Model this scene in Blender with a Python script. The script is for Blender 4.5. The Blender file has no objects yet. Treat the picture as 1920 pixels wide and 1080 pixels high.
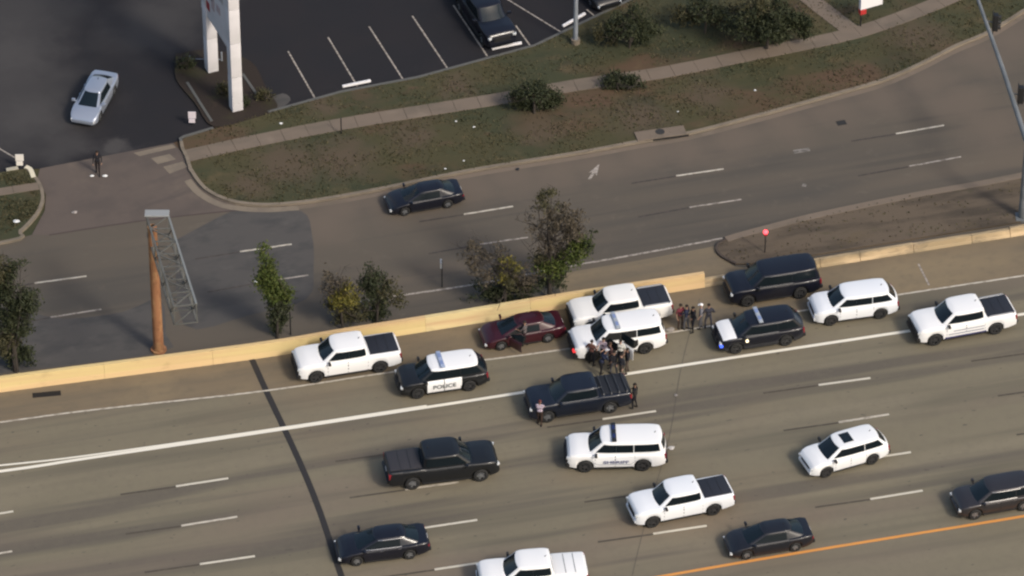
import bpy, bmesh, math, random
from mathutils import Vector, Matrix
R = math.radians
random.seed(7)
SC = bpy.context.scene
COL = SC.collection

# ------------------------------------------------------------ camera, sky, sun, exposure
TH = R(38.5); DIST = 300.0; FPX = 9900.0
FWD = Vector((0, math.cos(TH), -math.sin(TH))); UPV = Vector((0, math.sin(TH), math.cos(TH)))
CPOS = -DIST * FWD
cd = bpy.data.cameras.new('camera'); cam = bpy.data.objects.new('camera', cd); COL.objects.link(cam)
cam.location = CPOS; cam.rotation_euler = (math.pi / 2 - TH, 0, 0)
cd.sensor_width = 36; cd.lens = FPX * 36 / 1920; cd.clip_start = 1; cd.clip_end = 6000
SC.camera = cam
SC.cycles.filter_width = 2.3
SUN_EL, SUN_AZ = R(40), R(136)          # compass azimuth: behind the camera, to its right
w = bpy.data.worlds.new('World'); SC.world = w; w.use_nodes = True
nt = w.node_tree; nt.nodes.clear()
o_ = nt.nodes.new('ShaderNodeOutputWorld'); b_ = nt.nodes.new('ShaderNodeBackground'); s_ = nt.nodes.new('ShaderNodeTexSky')
s_.sky_type = 'NISHITA'; s_.sun_disc = False; s_.sun_elevation = SUN_EL; s_.sun_rotation = SUN_AZ
s_.dust_density = 4.0; s_.air_density = 1.2; s_.ozone_density = 1.0
b_.inputs['Strength'].default_value = 0.11
nt.links.new(s_.outputs[0], b_.inputs['Color']); nt.links.new(b_.outputs[0], o_.inputs['Surface'])
sd = bpy.data.lights.new('sun', 'SUN'); sd.energy = 1.4; sd.angle = R(10); sd.color = (1.0, .93, .82)
sun = bpy.data.objects.new('sun', sd); COL.objects.link(sun)
sv = Vector((math.sin(SUN_AZ) * math.cos(SUN_EL), math.cos(SUN_AZ) * math.cos(SUN_EL), math.sin(SUN_EL)))
sun.rotation_euler = sv.to_track_quat('Z', 'Y').to_euler(); sun.location = sv * 60
SC.view_settings.view_transform = 'Standard'; SC.view_settings.look = 'None'
SC.view_settings.gamma = 1; SC.view_settings.use_curve_mapping = False
SC.view_settings.exposure = 0.58

def G(px, py, z=0.0):
    d = FWD * FPX + Vector((1, 0, 0)) * (px - 960) - UPV * (py - 540)
    t = (z - CPOS.z) / d.z
    return CPOS + d * t

# ------------------------------------------------------------ materials
MATS = {}
def mat(name, col, rough=.6, metal=0, coat=0, spec=.5, emit=None, es=0):
    if name in MATS: return MATS[name]
    m = bpy.data.materials.new(name); m.use_nodes = True
    p = m.node_tree.nodes['Principled BSDF']
    p.inputs['Base Color'].default_value = (*col, 1); p.inputs['Roughness'].default_value = rough
    p.inputs['Metallic'].default_value = metal; p.inputs['Coat Weight'].default_value = coat
    p.inputs['Coat Roughness'].default_value = .06
    p.inputs['Specular IOR Level'].default_value = spec
    if emit: p.inputs['Emission Color'].default_value = (*emit, 1); p.inputs['Emission Strength'].default_value = es
    MATS[name] = m; return m

def noisy(name, cols, layers, rough=.9, bump=.15, bscale=30, rot=0.0, spec=.3):
    """cols[0] base; layers: (colour, (sx,sy), lo, hi, amount, detail) mixed over the base by stretched noise"""
    m = bpy.data.materials.new(name); m.use_nodes = True; n = m.node_tree; L = n.links
    p = n.nodes['Principled BSDF']; p.inputs['Roughness'].default_value = rough
    p.inputs['Specular IOR Level'].default_value = spec
    tc = n.nodes.new('ShaderNodeTexCoord')
    prev = None
    for i, (c, sc, lo, hi, amt, det) in enumerate(layers):
        r0 = n.nodes.new('ShaderNodeMapping'); r0.vector_type = 'POINT'; r0.inputs['Rotation'].default_value = (0, 0, -rot)
        L.new(tc.outputs['Object'], r0.inputs[0])
        mp = n.nodes.new('ShaderNodeMapping'); mp.inputs['Scale'].default_value = (sc[0], sc[1], 1)
        mp.inputs['Location'].default_value = (i * 7.3 + 3, i * 3.1, i * 1.7)
        L.new(r0.outputs[0], mp.inputs[0])
        nz = n.nodes.new('ShaderNodeTexNoise'); nz.inputs['Scale'].default_value = 1; nz.inputs['Detail'].default_value = det
        nz.inputs['Roughness'].default_value = .6
        L.new(mp.outputs[0], nz.inputs['Vector'])
        mr = n.nodes.new('ShaderNodeMapRange'); mr.inputs['From Min'].default_value = lo; mr.inputs['From Max'].default_value = hi
        mr.inputs['To Max'].default_value = amt; mr.interpolation_type = 'SMOOTHSTEP'
        L.new(nz.outputs['Fac'], mr.inputs['Value'])
        mx = n.nodes.new('ShaderNodeMix'); mx.data_type = 'RGBA'
        L.new(mr.outputs[0], mx.inputs['Factor'])
        if prev is None: mx.inputs[6].default_value = (*cols, 1)
        else: L.new(prev, mx.inputs[6])
        mx.inputs[7].default_value = (*c, 1)
        prev = mx.outputs[2]
    L.new(prev, p.inputs['Base Color'])
    if bump:
        nb = n.nodes.new('ShaderNodeTexNoise'); nb.inputs['Scale'].default_value = bscale; nb.inputs['Detail'].default_value = 4
        L.new(tc.outputs['Object'], nb.inputs['Vector'])
        bp = n.nodes.new('ShaderNodeBump'); bp.inputs['Strength'].default_value = bump; bp.inputs['Distance'].default_value = .03
        L.new(nb.outputs['Fac'], bp.inputs['Height']); L.new(bp.outputs[0], p.inputs['Normal'])
    MATS[name] = m; return m

RD = R(14)
M_FWY = noisy('freeway_concrete', (0.1750, 0.1529, 0.1069), [
    ((0.1183, 0.1051, 0.0777), (.035, .55), .45, .68, .75, 3), ((0.2176, 0.1876, 0.1324), (.05, .30), .50, .72, .6, 2),
    ((0.0954, 0.0830, 0.0696), (.022, .42), .52, .64, .75, 3), ((0.1660, 0.1286, 0.1027), (.03, .16), .52, .68, .55, 2), ((0.1892, 0.1407, 0.0960), (.06, .12), .55, .75, .5, 2),
    ((0.1419, 0.1238, 0.0914), (2.5, 2.5), .4, .75, .35, 5), ((0.0830, 0.0730, 0.0609), (2.2, 4.5), .72, .78, .7, 1)], rot=RD, bump=.1)
M_SHO = noisy('shoulder_concrete', (0.1795, 0.1406, 0.0920), [
    ((0.1310, 0.1089, 0.0798), (.06, .7), .42, .7, .7, 3), ((0.2318, 0.1782, 0.1079), (.1, .2), .5, .7, .6, 3),
    ((0.1210, 0.1040, 0.0751), (1.5, 2.5), .45, .75, .4, 5)], rot=RD, bump=.1)
M_FRT = noisy('frontage_asphalt', (0.1008, 0.0851, 0.0672), [
    ((0.0735, 0.0662, 0.0570), (.03, .28), .45, .66, .85, 3), ((0.1313, 0.1050, 0.0791), (.035, .2), .52, .72, .75, 3),
    ((0.1418, 0.1208, 0.0920), (1.2, 1.5), .55, .8, .35, 5), ((0.0630, 0.0578, 0.0506), (.05, 1.1), .55, .72, .5, 2)], rot=R(15), bump=.1)
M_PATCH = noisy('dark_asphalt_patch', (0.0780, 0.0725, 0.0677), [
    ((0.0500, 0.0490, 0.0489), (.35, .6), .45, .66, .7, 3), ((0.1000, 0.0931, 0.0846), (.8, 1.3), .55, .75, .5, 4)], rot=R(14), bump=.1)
M_LOT = noisy('parking_asphalt', (0.0170, 0.0155, 0.0178), [
    ((0.0136, 0.0139, 0.0172), (.2, .2), .4, .6, .6, 2), ((0.0286, 0.0264, 0.0284), (.5, .3), .6, .8, .5, 4)], bump=.1)
M_LOTOLD = noisy('worn_parking_asphalt', (0.0403, 0.0371, 0.0360), [
    ((0.0216, 0.0203, 0.0218), (.14, .22), .42, .62, .9, 4), ((0.0590, 0.0539, 0.0503), (.30, .4), .55, .75, .7, 4),
    ((0.0720, 0.0665, 0.0612), (1.0, 1.4), .62, .8, .4, 5)], bump=.1, rot=R(-30))
def wear(m, col, blobs, nscale=.35, namp=3.0):
    """mix an older surface colour into material m round world points (x, y, inner radius, outer radius), with ragged edges"""
    n = m.node_tree; L = n.links; p = n.nodes['Principled BSDF']; src = p.inputs['Base Color'].links[0].from_socket
    tc = n.nodes.new('ShaderNodeTexCoord'); nz = n.nodes.new('ShaderNodeTexNoise'); nz.inputs['Scale'].default_value = nscale; nz.inputs['Detail'].default_value = 5
    L.new(tc.outputs['Object'], nz.inputs['Vector']); ad = n.nodes.new('ShaderNodeMath'); ad.operation = 'MULTIPLY_ADD'; L.new(nz.outputs['Fac'], ad.inputs[0]); ad.inputs[1].default_value = namp * 2; ad.inputs[2].default_value = -namp
    prev = None
    for (x, y, ri, ro) in blobs:
        d = n.nodes.new('ShaderNodeVectorMath'); d.operation = 'DISTANCE'; L.new(tc.outputs['Object'], d.inputs[0]); d.inputs[1].default_value = (x, y, 0)
        a = n.nodes.new('ShaderNodeMath'); a.operation = 'ADD'; L.new(d.outputs['Value'], a.inputs[0]); L.new(ad.outputs[0], a.inputs[1])
        mr = n.nodes.new('ShaderNodeMapRange'); mr.interpolation_type = 'SMOOTHSTEP'; mr.inputs['From Min'].default_value = ri; mr.inputs['From Max'].default_value = ro; mr.inputs['To Min'].default_value = 1; mr.inputs['To Max'].default_value = 0
        L.new(a.outputs[0], mr.inputs['Value'])
        if prev is None: prev = mr.outputs[0]
        else:
            mx = n.nodes.new('ShaderNodeMath'); mx.operation = 'MAXIMUM'; L.new(prev, mx.inputs[0]); L.new(mr.outputs[0], mx.inputs[1]); prev = mx.outputs[0]
    mm = n.nodes.new('ShaderNodeMix'); mm.data_type = 'RGBA'; L.new(prev, mm.inputs['Factor']); L.new(src, mm.inputs[6]); mm.inputs[7].default_value = (*col, 1)
    L.new(mm.outputs[2], p.inputs['Base Color'])
def gb(px, py, a, b): q = G(px, py); return (q.x, q.y, a, b)
wear(M_LOT, (.044, .041, .041), [gb(0, -30, 3, 9), gb(30, 200, 2, 7.5), gb(280, 45, .5, 5), gb(130, 270, 0, 3.2), gb(330, -40, 1, 6)])
wear(M_LOT, (.056, .052, .051), [gb(20, 100, 0, 5), gb(60, 215, 0, 3), gb(210, 278, 0, 1.6)], .8, 2.0)
wear(M_FRT, (.125, .100, .078), [gb(x, y, 0, 3.4) for x, y in [(640, 392), (720, 380), (800, 362), (880, 348), (960, 332), (1040, 322), (1120, 308), (1200, 292), (1290, 280), (1380, 258), (1470, 230), (1560, 205), (1650, 180), (1740, 150), (1830, 105), (1900, 75), (1800, 190), (1860, 240), (610, 420)]], .5, 1.6)
M_DRIVE = noisy('driveway_concrete', (0.1085, 0.0866, 0.0731), [
    ((0.0844, 0.0693, 0.0611), (.25, .3), .42, .65, .8, 4), ((0.1446, 0.1141, 0.0894), (.35, .25), .55, .75, .7, 4),
    ((0.0643, 0.0551, 0.0522), (.1, .5), .6, .75, .5, 4)], rot=R(30), bump=.1)
M_WALK = noisy('sidewalk_concrete', (.165, .13, .10), [
    ((.12, .10, .078), (.3, .8), .45, .7, .7, 4), ((.22, .175, .135), (.5, .5), .55, .75, .6, 3)], rot=R(12), bump=.1)
M_KERB = noisy('kerb_concrete', (.20, .165, .125), [((.13, .11, .085), (.5, 2), .4, .7, .7, 4)], rot=R(12), bump=.1)
M_GRASS = noisy('grass_turf', (0.0590, 0.0530, 0.0247), [
    ((0.0413, 0.0459, 0.0228), (.16, .26), .42, .62, .9, 4), ((0.0944, 0.0571, 0.0361), (.12, .22), .50, .68, .85, 5),
    ((0.1239, 0.0898, 0.0475), (.6, .8), .56, .75, .5, 5), ((0.0307, 0.0347, 0.0190), (.25, .4), .58, .70, .7, 3),
    ((0.1180, 0.0592, 0.0427), (.3, .5), .66, .78, .5, 3)], bump=.5, bscale=8, rot=R(10))
wear(M_GRASS, (.083, .062, .040), [gb(x, y, a, b) for x, y, a, b in [(540, 310, .5, 3.2), (640, 300, .5, 3), (470, 350, 0, 2), (770, 260, 0, 2.2), (1010, 240, .3, 2.6), (1200, 225, .3, 2.8), (1330, 180, 0, 2.5), (1720, 70, 0, 3), (600, 200, 0, 1.6), (860, 165, 0, 2)]], .9, 1.5)
M_DIRT = noisy('median_dirt', (0.112, 0.086, 0.061), [
    ((0.0550, 0.0441, 0.0331), (.2, .9), .42, .65, .85, 4), ((0.1150, 0.0862, 0.0534), (.3, .8), .55, .75, .7, 4),
    ((0.0600, 0.0588, 0.0276), (.4, 1.0), .62, .75, .5, 4)], bump=.5, bscale=8, rot=R(14))
M_BED = noisy('planting_bed_mulch', (0.0272, 0.0195, 0.0151), [
    ((0.0360, 0.0338, 0.0158), (.5, .7), .5, .7, .8, 4), ((0.0520, 0.0338, 0.0245), (.9, .7), .6, .75, .6, 4)], bump=.6, bscale=8)
M_BARR = noisy('sunlit_tan_barrier_concrete', (.58, .405, .215), [
    ((0.6300, 0.4928, 0.2320), (.045, .3), .45, .65, .9, 2), ((0.5580, 0.2904, 0.1520), (.10, 1), .60, .74, .7, 3),
    ((0.3420, 0.2376, 0.1200), (.7, 3), .55, .8, .5, 5), ((0.2700, 0.2112, 0.1280), (.09, 2), .62, .70, .6, 4)], rot=RD, bump=.15)
M_BARR_B = noisy('sunlit_tan_barrier_concrete_peach', (.50, .335, .165), [((.60, .46, .26), (.06, .4), .45, .65, .8, 3), ((.33, .22, .12), (.7, 2.5), .52, .72, .6, 5)], rot=RD, bump=.15)
M_BARR_C = noisy('sunlit_pale_barrier_concrete', (.62, .50, .26), [((.56, .36, .20), (.12, .4), .5, .68, .8, 3), ((.40, .29, .16), (.7, 2.5), .55, .75, .5, 5)], rot=RD, bump=.15)
M_BARR2 = noisy('weathered_barrier_concrete', (.34, .26, .155), [
    ((.58, .43, .26), (.22, 1.2), .50, .66, .8, 4), ((.17, .14, .095), (.6, 2.5), .50, .7, .75, 5)], rot=RD, bump=.4)
M_WHT = mat('road_paint_white', (.74, .70, .60), .7, spec=.3)
M_DASHW = noisy('lane_dash_paint', (.56, .52, .43), [((.38, .34, .28), (3, 8), .5, .7, .6, 4)], rot=RD, bump=0)
M_WORNW = noisy('worn_road_paint', (.50, .455, .38), [((.24, .21, .17), (2.5, 6), .45, .65, .8, 4)], rot=RD, bump=0)
M_FADED = noisy('faded_road_paint', (.36, .32, .28), [((.15, .13, .11), (3, 6), .42, .62, .9, 4)], rot=RD, bump=0)
M_FADED2 = noisy('nearly_gone_road_paint', (.22, .20, .18), [((.10, .09, .08), (3, 6), .42, .60, .9, 4)], rot=RD, bump=0)
M_ORG = noisy('orange_road_paint', (.62, .27, .07), [((.45, .24, .09), (.8, 5), .5, .75, .6, 4)], rot=RD, bump=0)
M_DARKSTR = noisy('dark_contrast_paint', (.072, .062, .05), [((.12, .105, .08), (3, 6), .5, .7, .7, 4)], rot=RD, bump=0)
M_DARKFR = noisy('dark_contrast_paint_worn', (.052, .045, .042), [((.085, .07, .063), (3, 6), .45, .65, .8, 4)], rot=RD, bump=0)
M_JOINT = mat('joint_sealant', (.022, .02, .02), .8)
M_GLASS = mat('tinted_glass', (.008, .014, .019), .08, spec=.36)
M_SIDEGLASS = mat('side_glass', (.008, .012, .015), .15, spec=.10)
M_TYRE = mat('tyre_rubber', (.014, .014, .014), .85)
M_UNDER = mat('underbody_black', (.008, .008, .008), .9)
M_TRIM = mat('black_trim', (.014, .014, .015), .5)
M_ALLOY = mat('alloy_rim', (.30, .31, .33), .35, .7)
M_DRIM = mat('dark_rim', (.05, .05, .052), .4, .3)
M_CHR = mat('chrome', (.55, .56, .58), .2, 1)
M_LAMP = mat('headlight_lens', (.55, .57, .58), .1, coat=.6)
M_TAIL = mat('tail_light_lens', (.20, .012, .02), .2, coat=.5)
M_REDL = mat('red_flasher_lit', (.4, .02, .02), .4, emit=(1, .04, .05), es=.55)
M_BLUEL = mat('blue_flasher_lit', (.03, .06, .5), .4, emit=(.05, .13, 1), es=1.2)
M_WARML = mat('warm_lamp_lit', (.9, .75, .5), .4, emit=(1, .8, .5), es=1.3)
M_PLATE = mat('plate_white', (.6, .6, .6), .5)
M_POLE = noisy('galvanised_steel', (.22, .24, .27), [((.16, .175, .19), (1, 1), .4, .7, .6, 3)], bump=0, rough=.5)
M_MAST = noisy('mast_arm_steel', (.17, .18, .185), [((.10, .11, .115), (.5, .5), .4, .7, .7, 3)], bump=0, rough=.5)
M_RUST = noisy('rusty_steel', (.27, .125, .06), [((.36, .21, .10), (2, 2), .45, .65, .8, 3), ((.15, .06, .03), (1, 3), .5, .7, .6, 4)], bump=0, rough=.8)
M_SIGNW = noisy('white_sign_cladding', (.60, .58, .59), [((.50, .49, .49), (.6, .6), .4, .7, .6, 3)], bump=0, rough=.6)
M_LITTER = mat('white_paper', (.7, .7, .68), .8)
M_TRUSS = noisy('truss_steel', (.115, .115, .105), [((.07, .068, .06), (1, 1), .4, .7, .6, 3)], bump=0, rough=.7)

def leafmat(name, c1, c2, c3):
    m = bpy.data.materials.new(name); m.use_nodes = True; n = m.node_tree; L = n.links
    p = n.nodes['Principled BSDF']; p.inputs['Roughness'].default_value = .7; p.inputs['Specular IOR Level'].default_value = .25
    g = n.nodes.new('ShaderNodeNewGeometry'); rp = n.nodes.new('ShaderNodeValToRGB')
    e = rp.color_ramp.elements; e[0].color = (*c1, 1); e[1].color = (*c3, 1); x = e.new(.5); x.color = (*c2, 1)
    L.new(g.outputs['Random Per Island'], rp.inputs[0]); L.new(rp.outputs[0], p.inputs['Base Color'])
    MATS[name] = m; return m
L_DARK = leafmat('dark_green_leaves', (.020, .026, .012), (.028, .034, .015), (.038, .043, .019))
L_MID = leafmat('mid_green_leaves', (.030, .045, .010), (.055, .075, .014), (.085, .095, .024))
L_YEL = leafmat('yellow_green_leaves', (.060, .060, .014), (.11, .10, .018), (.15, .125, .03))
L_BRN = leafmat('brown_dry_leaves', (.058, .047, .033), (.072, .059, .041), (.088, .072, .050))
L_OLIV = leafmat('olive_leaves', (.038, .037, .019), (.052, .049, .023), (.068, .061, .028))
M_BARK = mat('bark', (.040, .032, .026), .9)
M_TUFT = leafmat('grass_blades', (.045, .048, .024), (.060, .056, .028), (.080, .066, .036))

# ------------------------------------------------------------ object helpers
def tag(o, label=None, cat=None, group=None, kind=None):
    if label: o['label'] = label
    if cat: o['category'] = cat
    if group: o['group'] = group
    if kind: o['kind'] = kind
    return o
def empty(name, loc=(0, 0, 0), rz=0.0):
    o = bpy.data.objects.new(name, None); o.empty_display_size = .2; COL.objects.link(o)
    o.location = loc; o.rotation_euler = (0, 0, rz); return o
def link(name, bm, mats, parent=None, smooth=None, loc=None):
    me = bpy.data.meshes.new(name); bm.to_mesh(me); bm.free()
    if not isinstance(mats, (list, tuple)): mats = [mats]
    for m in mats: me.materials.append(m)
    if smooth is not None:
        for p in me.polygons: p.use_smooth = True
        me.set_sharp_from_angle(angle=R(smooth))
    o = bpy.data.objects.new(name, me); COL.objects.link(o)
    if parent: o.parent = parent
    if loc is not None: o.location = loc
    return o
def inst(src, name, parent, loc, rot=(0, 0, 0), scale=None):
    o = src.copy(); o.name = name; COL.objects.link(o); o.parent = parent; o.location = loc; o.rotation_euler = rot
    return o
def box(bm, c, s, rz=0.0, bev=0.0, mat4=None):
    g = bmesh.ops.create_cube(bm, size=1)
    vs = g['verts']; bmesh.ops.scale(bm, vec=s, verts=vs)
    if bev:
        es = list({e for v in vs for e in v.link_edges})
        r = bmesh.ops.bevel(bm, geom=es, offset=bev, segments=2, affect='EDGES', profile=.6)
        vs = list({v for f in r['faces'] for v in f.verts} | {v for v in vs if v.is_valid})
    if rz: bmesh.ops.rotate(bm, cent=(0, 0, 0), matrix=Matrix.Rotation(rz, 3, 'Z'), verts=vs)
    if mat4 is not None: bmesh.ops.transform(bm, matrix=mat4, verts=vs)
    bmesh.ops.translate(bm, vec=c, verts=vs); return vs
def tube(bm, pts, rad, n=8, cap=True):
    pts = [Vector(p) for p in pts]; rings = []
    if not isinstance(rad, (list, tuple)): rad = [rad] * len(pts)
    for i, p in enumerate(pts):
        d = (pts[min(i + 1, len(pts) - 1)] - pts[max(i - 1, 0)]).normalized()
        a = Vector((0, 0, 1)) if abs(d.z) < .9 else Vector((1, 0, 0))
        u = d.cross(a).normalized(); v = d.cross(u).normalized()
        rings.append([bm.verts.new(p + (u * math.cos(2 * math.pi * k / n) + v * math.sin(2 * math.pi * k / n)) * rad[i]) for k in range(n)])
    for a, b in zip(rings, rings[1:]):
        for k in range(n): bm.faces.new((a[k], a[(k + 1) % n], b[(k + 1) % n], b[k]))
    if cap: bm.faces.new(rings[0][::-1]); bm.faces.new(rings[-1])
def beam(bm, a, b, w_, h_):
    """square bar from a to b"""
    a, b = Vector(a), Vector(b); d = b - a
    m = d.to_track_quat('X', 'Z').to_matrix().to_4x4()
    box(bm, (a + b) / 2, (d.length, w_, h_), mat4=m)
def cr(pts, n=6):
    """Catmull-Rom through 2D pixel points"""
    out = []; P = [Vector(p) for p in pts]
    for i in range(len(P) - 1):
        p0 = P[max(i - 1, 0)]; p1 = P[i]; p2 = P[i + 1]; p3 = P[min(i + 2, len(P) - 1)]
        for k in range(n):
            t = k / n
            out.append(.5 * ((2 * p1) + (p2 - p0) * t + (2 * p0 - 5 * p1 + 4 * p2 - p3) * t * t + (3 * p1 - p0 - 3 * p2 + p3) * t ** 3))
    out.append(P[-1]); return [(v.x, v.y) for v in out]
def sheet(name, pxs, z, m, parent=None, kind='structure', thick=0.0):
    """a flat sheet (or slab, with thick) whose outline is given in picture points on the ground"""
    bm = bmesh.new(); P = [G(x, y) for x, y in pxs]
    top = [bm.verts.new((p.x, p.y, z)) for p in P]; f = bm.faces.new(top)
    if f.normal.z < 0 or f.calc_area() and (f.normal_update() or f.normal.z < 0): f.normal_flip()
    if thick:
        lo = [bm.verts.new((p.x, p.y, z - thick)) for p in P]; n = len(P)
        for i in range(n): bm.faces.new((top[i], top[(i + 1) % n], lo[(i + 1) % n], lo[i]))
        bmesh.ops.recalc_face_normals(bm, faces=bm.faces)
    bmesh.ops.triangulate(bm, faces=[x for x in bm.faces if len(x.verts) > 4], ngon_method='EAR_CLIP')
    for x in bm.faces:
        if abs(x.normal.z) > .9 and x.normal.z < 0: x.normal_flip()
    o = link(name, bm, m, parent)
    if parent is None: tag(o, kind=kind)
    return o
def ribbon_pts(pxs, width):
    P = [G(x, y) for x, y in pxs]; L_, R_ = [], []
    for i, p in enumerate(P):
        d = (P[min(i + 1, len(P) - 1)] - P[max(i - 1, 0)]).normalized(); nn = Vector((-d.y, d.x, 0))
        L_.append(p + nn * width / 2); R_.append(p - nn * width / 2)
    return L_, R_
def ribbon(name, pxs, width, z, m, parent=None, thick=0.0, kind='structure'):
    L_, R_ = ribbon_pts(pxs, width); bm = bmesh.new(); n = len(L_)
    a = [bm.verts.new((p.x, p.y, z)) for p in L_]; b = [bm.verts.new((p.x, p.y, z)) for p in R_]
    for i in range(n - 1): bm.faces.new((b[i], b[i + 1], a[i + 1], a[i]))
    if thick:
        a2 = [bm.verts.new((p.x, p.y, z - thick)) for p in L_]; b2 = [bm.verts.new((p.x, p.y, z - thick)) for p in R_]
        for i in range(n - 1):
            bm.faces.new((a[i], a[i + 1], a2[i + 1], a2[i])); bm.faces.new((b[i + 1], b[i], b2[i], b2[i + 1]))
        bm.faces.new((a[0], a2[0], b2[0], b[0])); bm.faces.new((a[-1], b[-1], b2[-1], a2[-1]))
    o = link(name, bm, m, parent)
    if parent is None: tag(o, kind=kind)
    return o

# ------------------------------------------------------------ ground, roads
bm = bmesh.new(); bmesh.ops.create_grid(bm, x_segments=2, y_segments=2, size=2500)
tag(link('ground', bm, M_GRASS, loc=(0, 0, -.03)), kind='structure')
# barrier line (front foot), left to right, in picture points
BL = cr([(-420, 796), (0, 736), (467, 675), (640, 647), (867, 611), (1060, 579), (1322, 539), (1540, 502), (1720, 473), (1920, 441), (2320, 375)], 4)
LOTEDGE = [(503, 213), (640, 175), (783, 148), (1003, 88), (1187, 0), (1330, -75)]
sheet('freeway', BL + [(2900, 2600), (-1200, 2600)], 0.0, M_FWY)
SHL = cr([(-420, 850), (0, 792), (180, 768), (490, 734), (760, 694), (1060, 655), (1400, 600), (1690, 552), (1920, 517), (2320, 455)], 4)
sheet('freeway_shoulder', BL + SHL[::-1], 0.004, M_SHO)
UPK = cr([(356, 318), (384, 355), (430, 378), (490, 386), (560, 382), (640, 370), (735, 352), (860, 326), (970, 307), (1100, 286), (1190, 269),
          (1290, 252), (1400, 224), (1467, 206), (1560, 180), (1657, 152), (1730, 120), (1793, 88), (1850, 64), (1920, 22), (2100, -95)], 4)
sheet('frontage_road', [(-420, 520), (0, 458), (60, 440), (110, 395), (330, 300)] + UPK[1:] + [(2400, -200)] + BL[::-1], 0.002, M_FRT)
sheet('parking_lot', [(-500, 430), (0, 323), (75, 316), (325, 268), (400, 240), (503, 211)] + LOTEDGE[1:] + [(1600, -240), (1600, -900), (-900, -900)], 0.006, M_LOT)
sheet('driveway', [(75, 316), (325, 268), (345, 290), (356, 318), (384, 355), (430, 378), (455, 392), (430, 396), (260, 415), (92, 441), (60, 440), (84, 395), (86, 365), (70, 335)], 0.010, M_DRIVE)
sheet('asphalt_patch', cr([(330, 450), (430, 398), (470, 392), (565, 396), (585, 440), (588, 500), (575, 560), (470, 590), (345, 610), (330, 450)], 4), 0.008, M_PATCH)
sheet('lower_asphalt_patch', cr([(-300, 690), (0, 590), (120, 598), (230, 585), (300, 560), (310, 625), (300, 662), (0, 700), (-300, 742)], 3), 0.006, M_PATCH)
sheet('gore_concrete', [(1040, 515), (1200, 488), (1350, 460), (1352, 484), (1378, 500), (1480, 505), (1320, 536), (1060, 575)], 0.010, M_SHO)
# sidewalks cross the drive
# grass verges are raised slabs behind their kerbs
V1 = [(352, 297), (640, 226), (940, 176), (1130, 138), (1400, 96), (1540, 66), (1600, 55), (1500, -25), (1440, -80), (1330, -75)]
VERGE = [(340, 268), (345, 262), (400, 245), (503, 213)] + LOTEDGE[1:] + [(1500, -190), (2100, -360), (2160, -130)] + UPK[::-1][1:] + [(349, 300)]
gv = sheet('grass_verge', VERGE, 0.12, M_GRASS, thick=.15)
gl = sheet('left_grass_verge', cr([(-420, 520), (0, 456), (38, 434), (66, 405), (78, 378), (74, 352), (62, 332), (50, 319)], 4) + [(0, 326), (-420, 400)], 0.12, M_GRASS, thick=.15)
ribbon('frontage_kerb', UPK, .22, 0.15, M_KERB, thick=.18)
ribbon('kerb_gutter', [(x + 1, y + 7) for x, y in UPK[3:]], .35, 0.009, M_WALK)
ribbon('lot_kerb', [(340, 268), (338, 263), (345, 259), (400, 243)], .18, 0.16, mat('grey_kerb', (.09, .09, .085), .9), thick=.18)
ribbon('lot_kerb', [(503, 213)] + LOTEDGE[1:], .18, 0.16, mat('grey_kerb', (.09, .09, .085)), thick=.18)
ribbon('verge_end_kerb', [(340, 268), (342, 280), (350, 296), (357, 318)], .2, 0.15, M_KERB, thick=.18)
ribbon('left_verge_kerb', cr([(-420, 522), (0, 458), (38, 436), (67, 406), (80, 378), (76, 352), (64, 333), (50, 318)], 4), .2, 0.15, M_KERB, thick=.18)
ribbon('painted_kerb', cr([(48, 316), (56, 320), (60, 327), (63, 336)], 3), .28, 0.17, mat('cream_kerb_paint', (.62, .56, .42), .8), thick=.18)
ribbon('painted_kerb', [(12, 322), (34, 318)], .26, 0.17, mat('cream_kerb_paint2', (.36, .33, .26), .8), thick=.18)
PALE = noisy('pale_slab', (.20, .165, .125), [((.15, .125, .10), (1, 1), .4, .65, .8, 4)], bump=.1)
for q in ([(283, 297), (318, 289), (330, 299), (296, 308)], [(306, 313), (343, 303), (352, 313), (318, 326)], [(250, 287), (323, 271), (330, 277), (262, 293)]): sheet('apron_slab', q, 0.014, PALE)
ribbon('apron_gutter', cr([(352, 338), (376, 364), (420, 386), (490, 394), (560, 390)], 4), .45, 0.016, PALE)

def joints(name, pxs, width, z, m, step=1.5):
    """sidewalk flags: separate slabs with open joints, set along a centre line"""
    L_, R_ = ribbon_pts(pxs, width)
    cum = [0]
    C_ = [(a + b) / 2 for a, b in zip(L_, R_)]
    for a, b in zip(C_, C_[1:]): cum.append(cum[-1] + (b - a).length)
    def at(s):
        for i in range(len(cum) - 1):
            if s <= cum[i + 1] or i == len(cum) - 2:
                t = (s - cum[i]) / (cum[i + 1] - cum[i]); return L_[i].lerp(L_[i + 1], t), R_[i].lerp(R_[i + 1], t)
    base = ribbon(name, pxs, width - .04, z - .03, mat('joint_dirt', (.04, .035, .028), .9), thick=.1)
    s = 0
    while s < cum[-1] - .2:
        e = min(s + step - .02, cum[-1]); a, b = at(s); c, d = at(e); bm = bmesh.new(); dz = random.uniform(-.006, .006)
        q = [bm.verts.new((p.x, p.y, z + dz)) for p in (b, d, c, a)]; bm.faces.new(q)
        r = [bm.verts.new((p.x, p.y, z - .08)) for p in (b, d, c, a)]
        for i in range(4): bm.faces.new((q[(i + 1) % 4], q[i], r[i], r[(i + 1) % 4]))
        link('paving_slab', bm, m, base); s += step
    return base
joints('sidewalk', cr([(348, 296), (480, 267), (640, 236), (800, 210), (940, 188), (1080, 163), (1240, 140), (1400, 108), (1500, 88), (1600, 66), (1690, 36), (1790, -5), (1900, -60)], 4), 1.15, .145, M_WALK)
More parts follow.
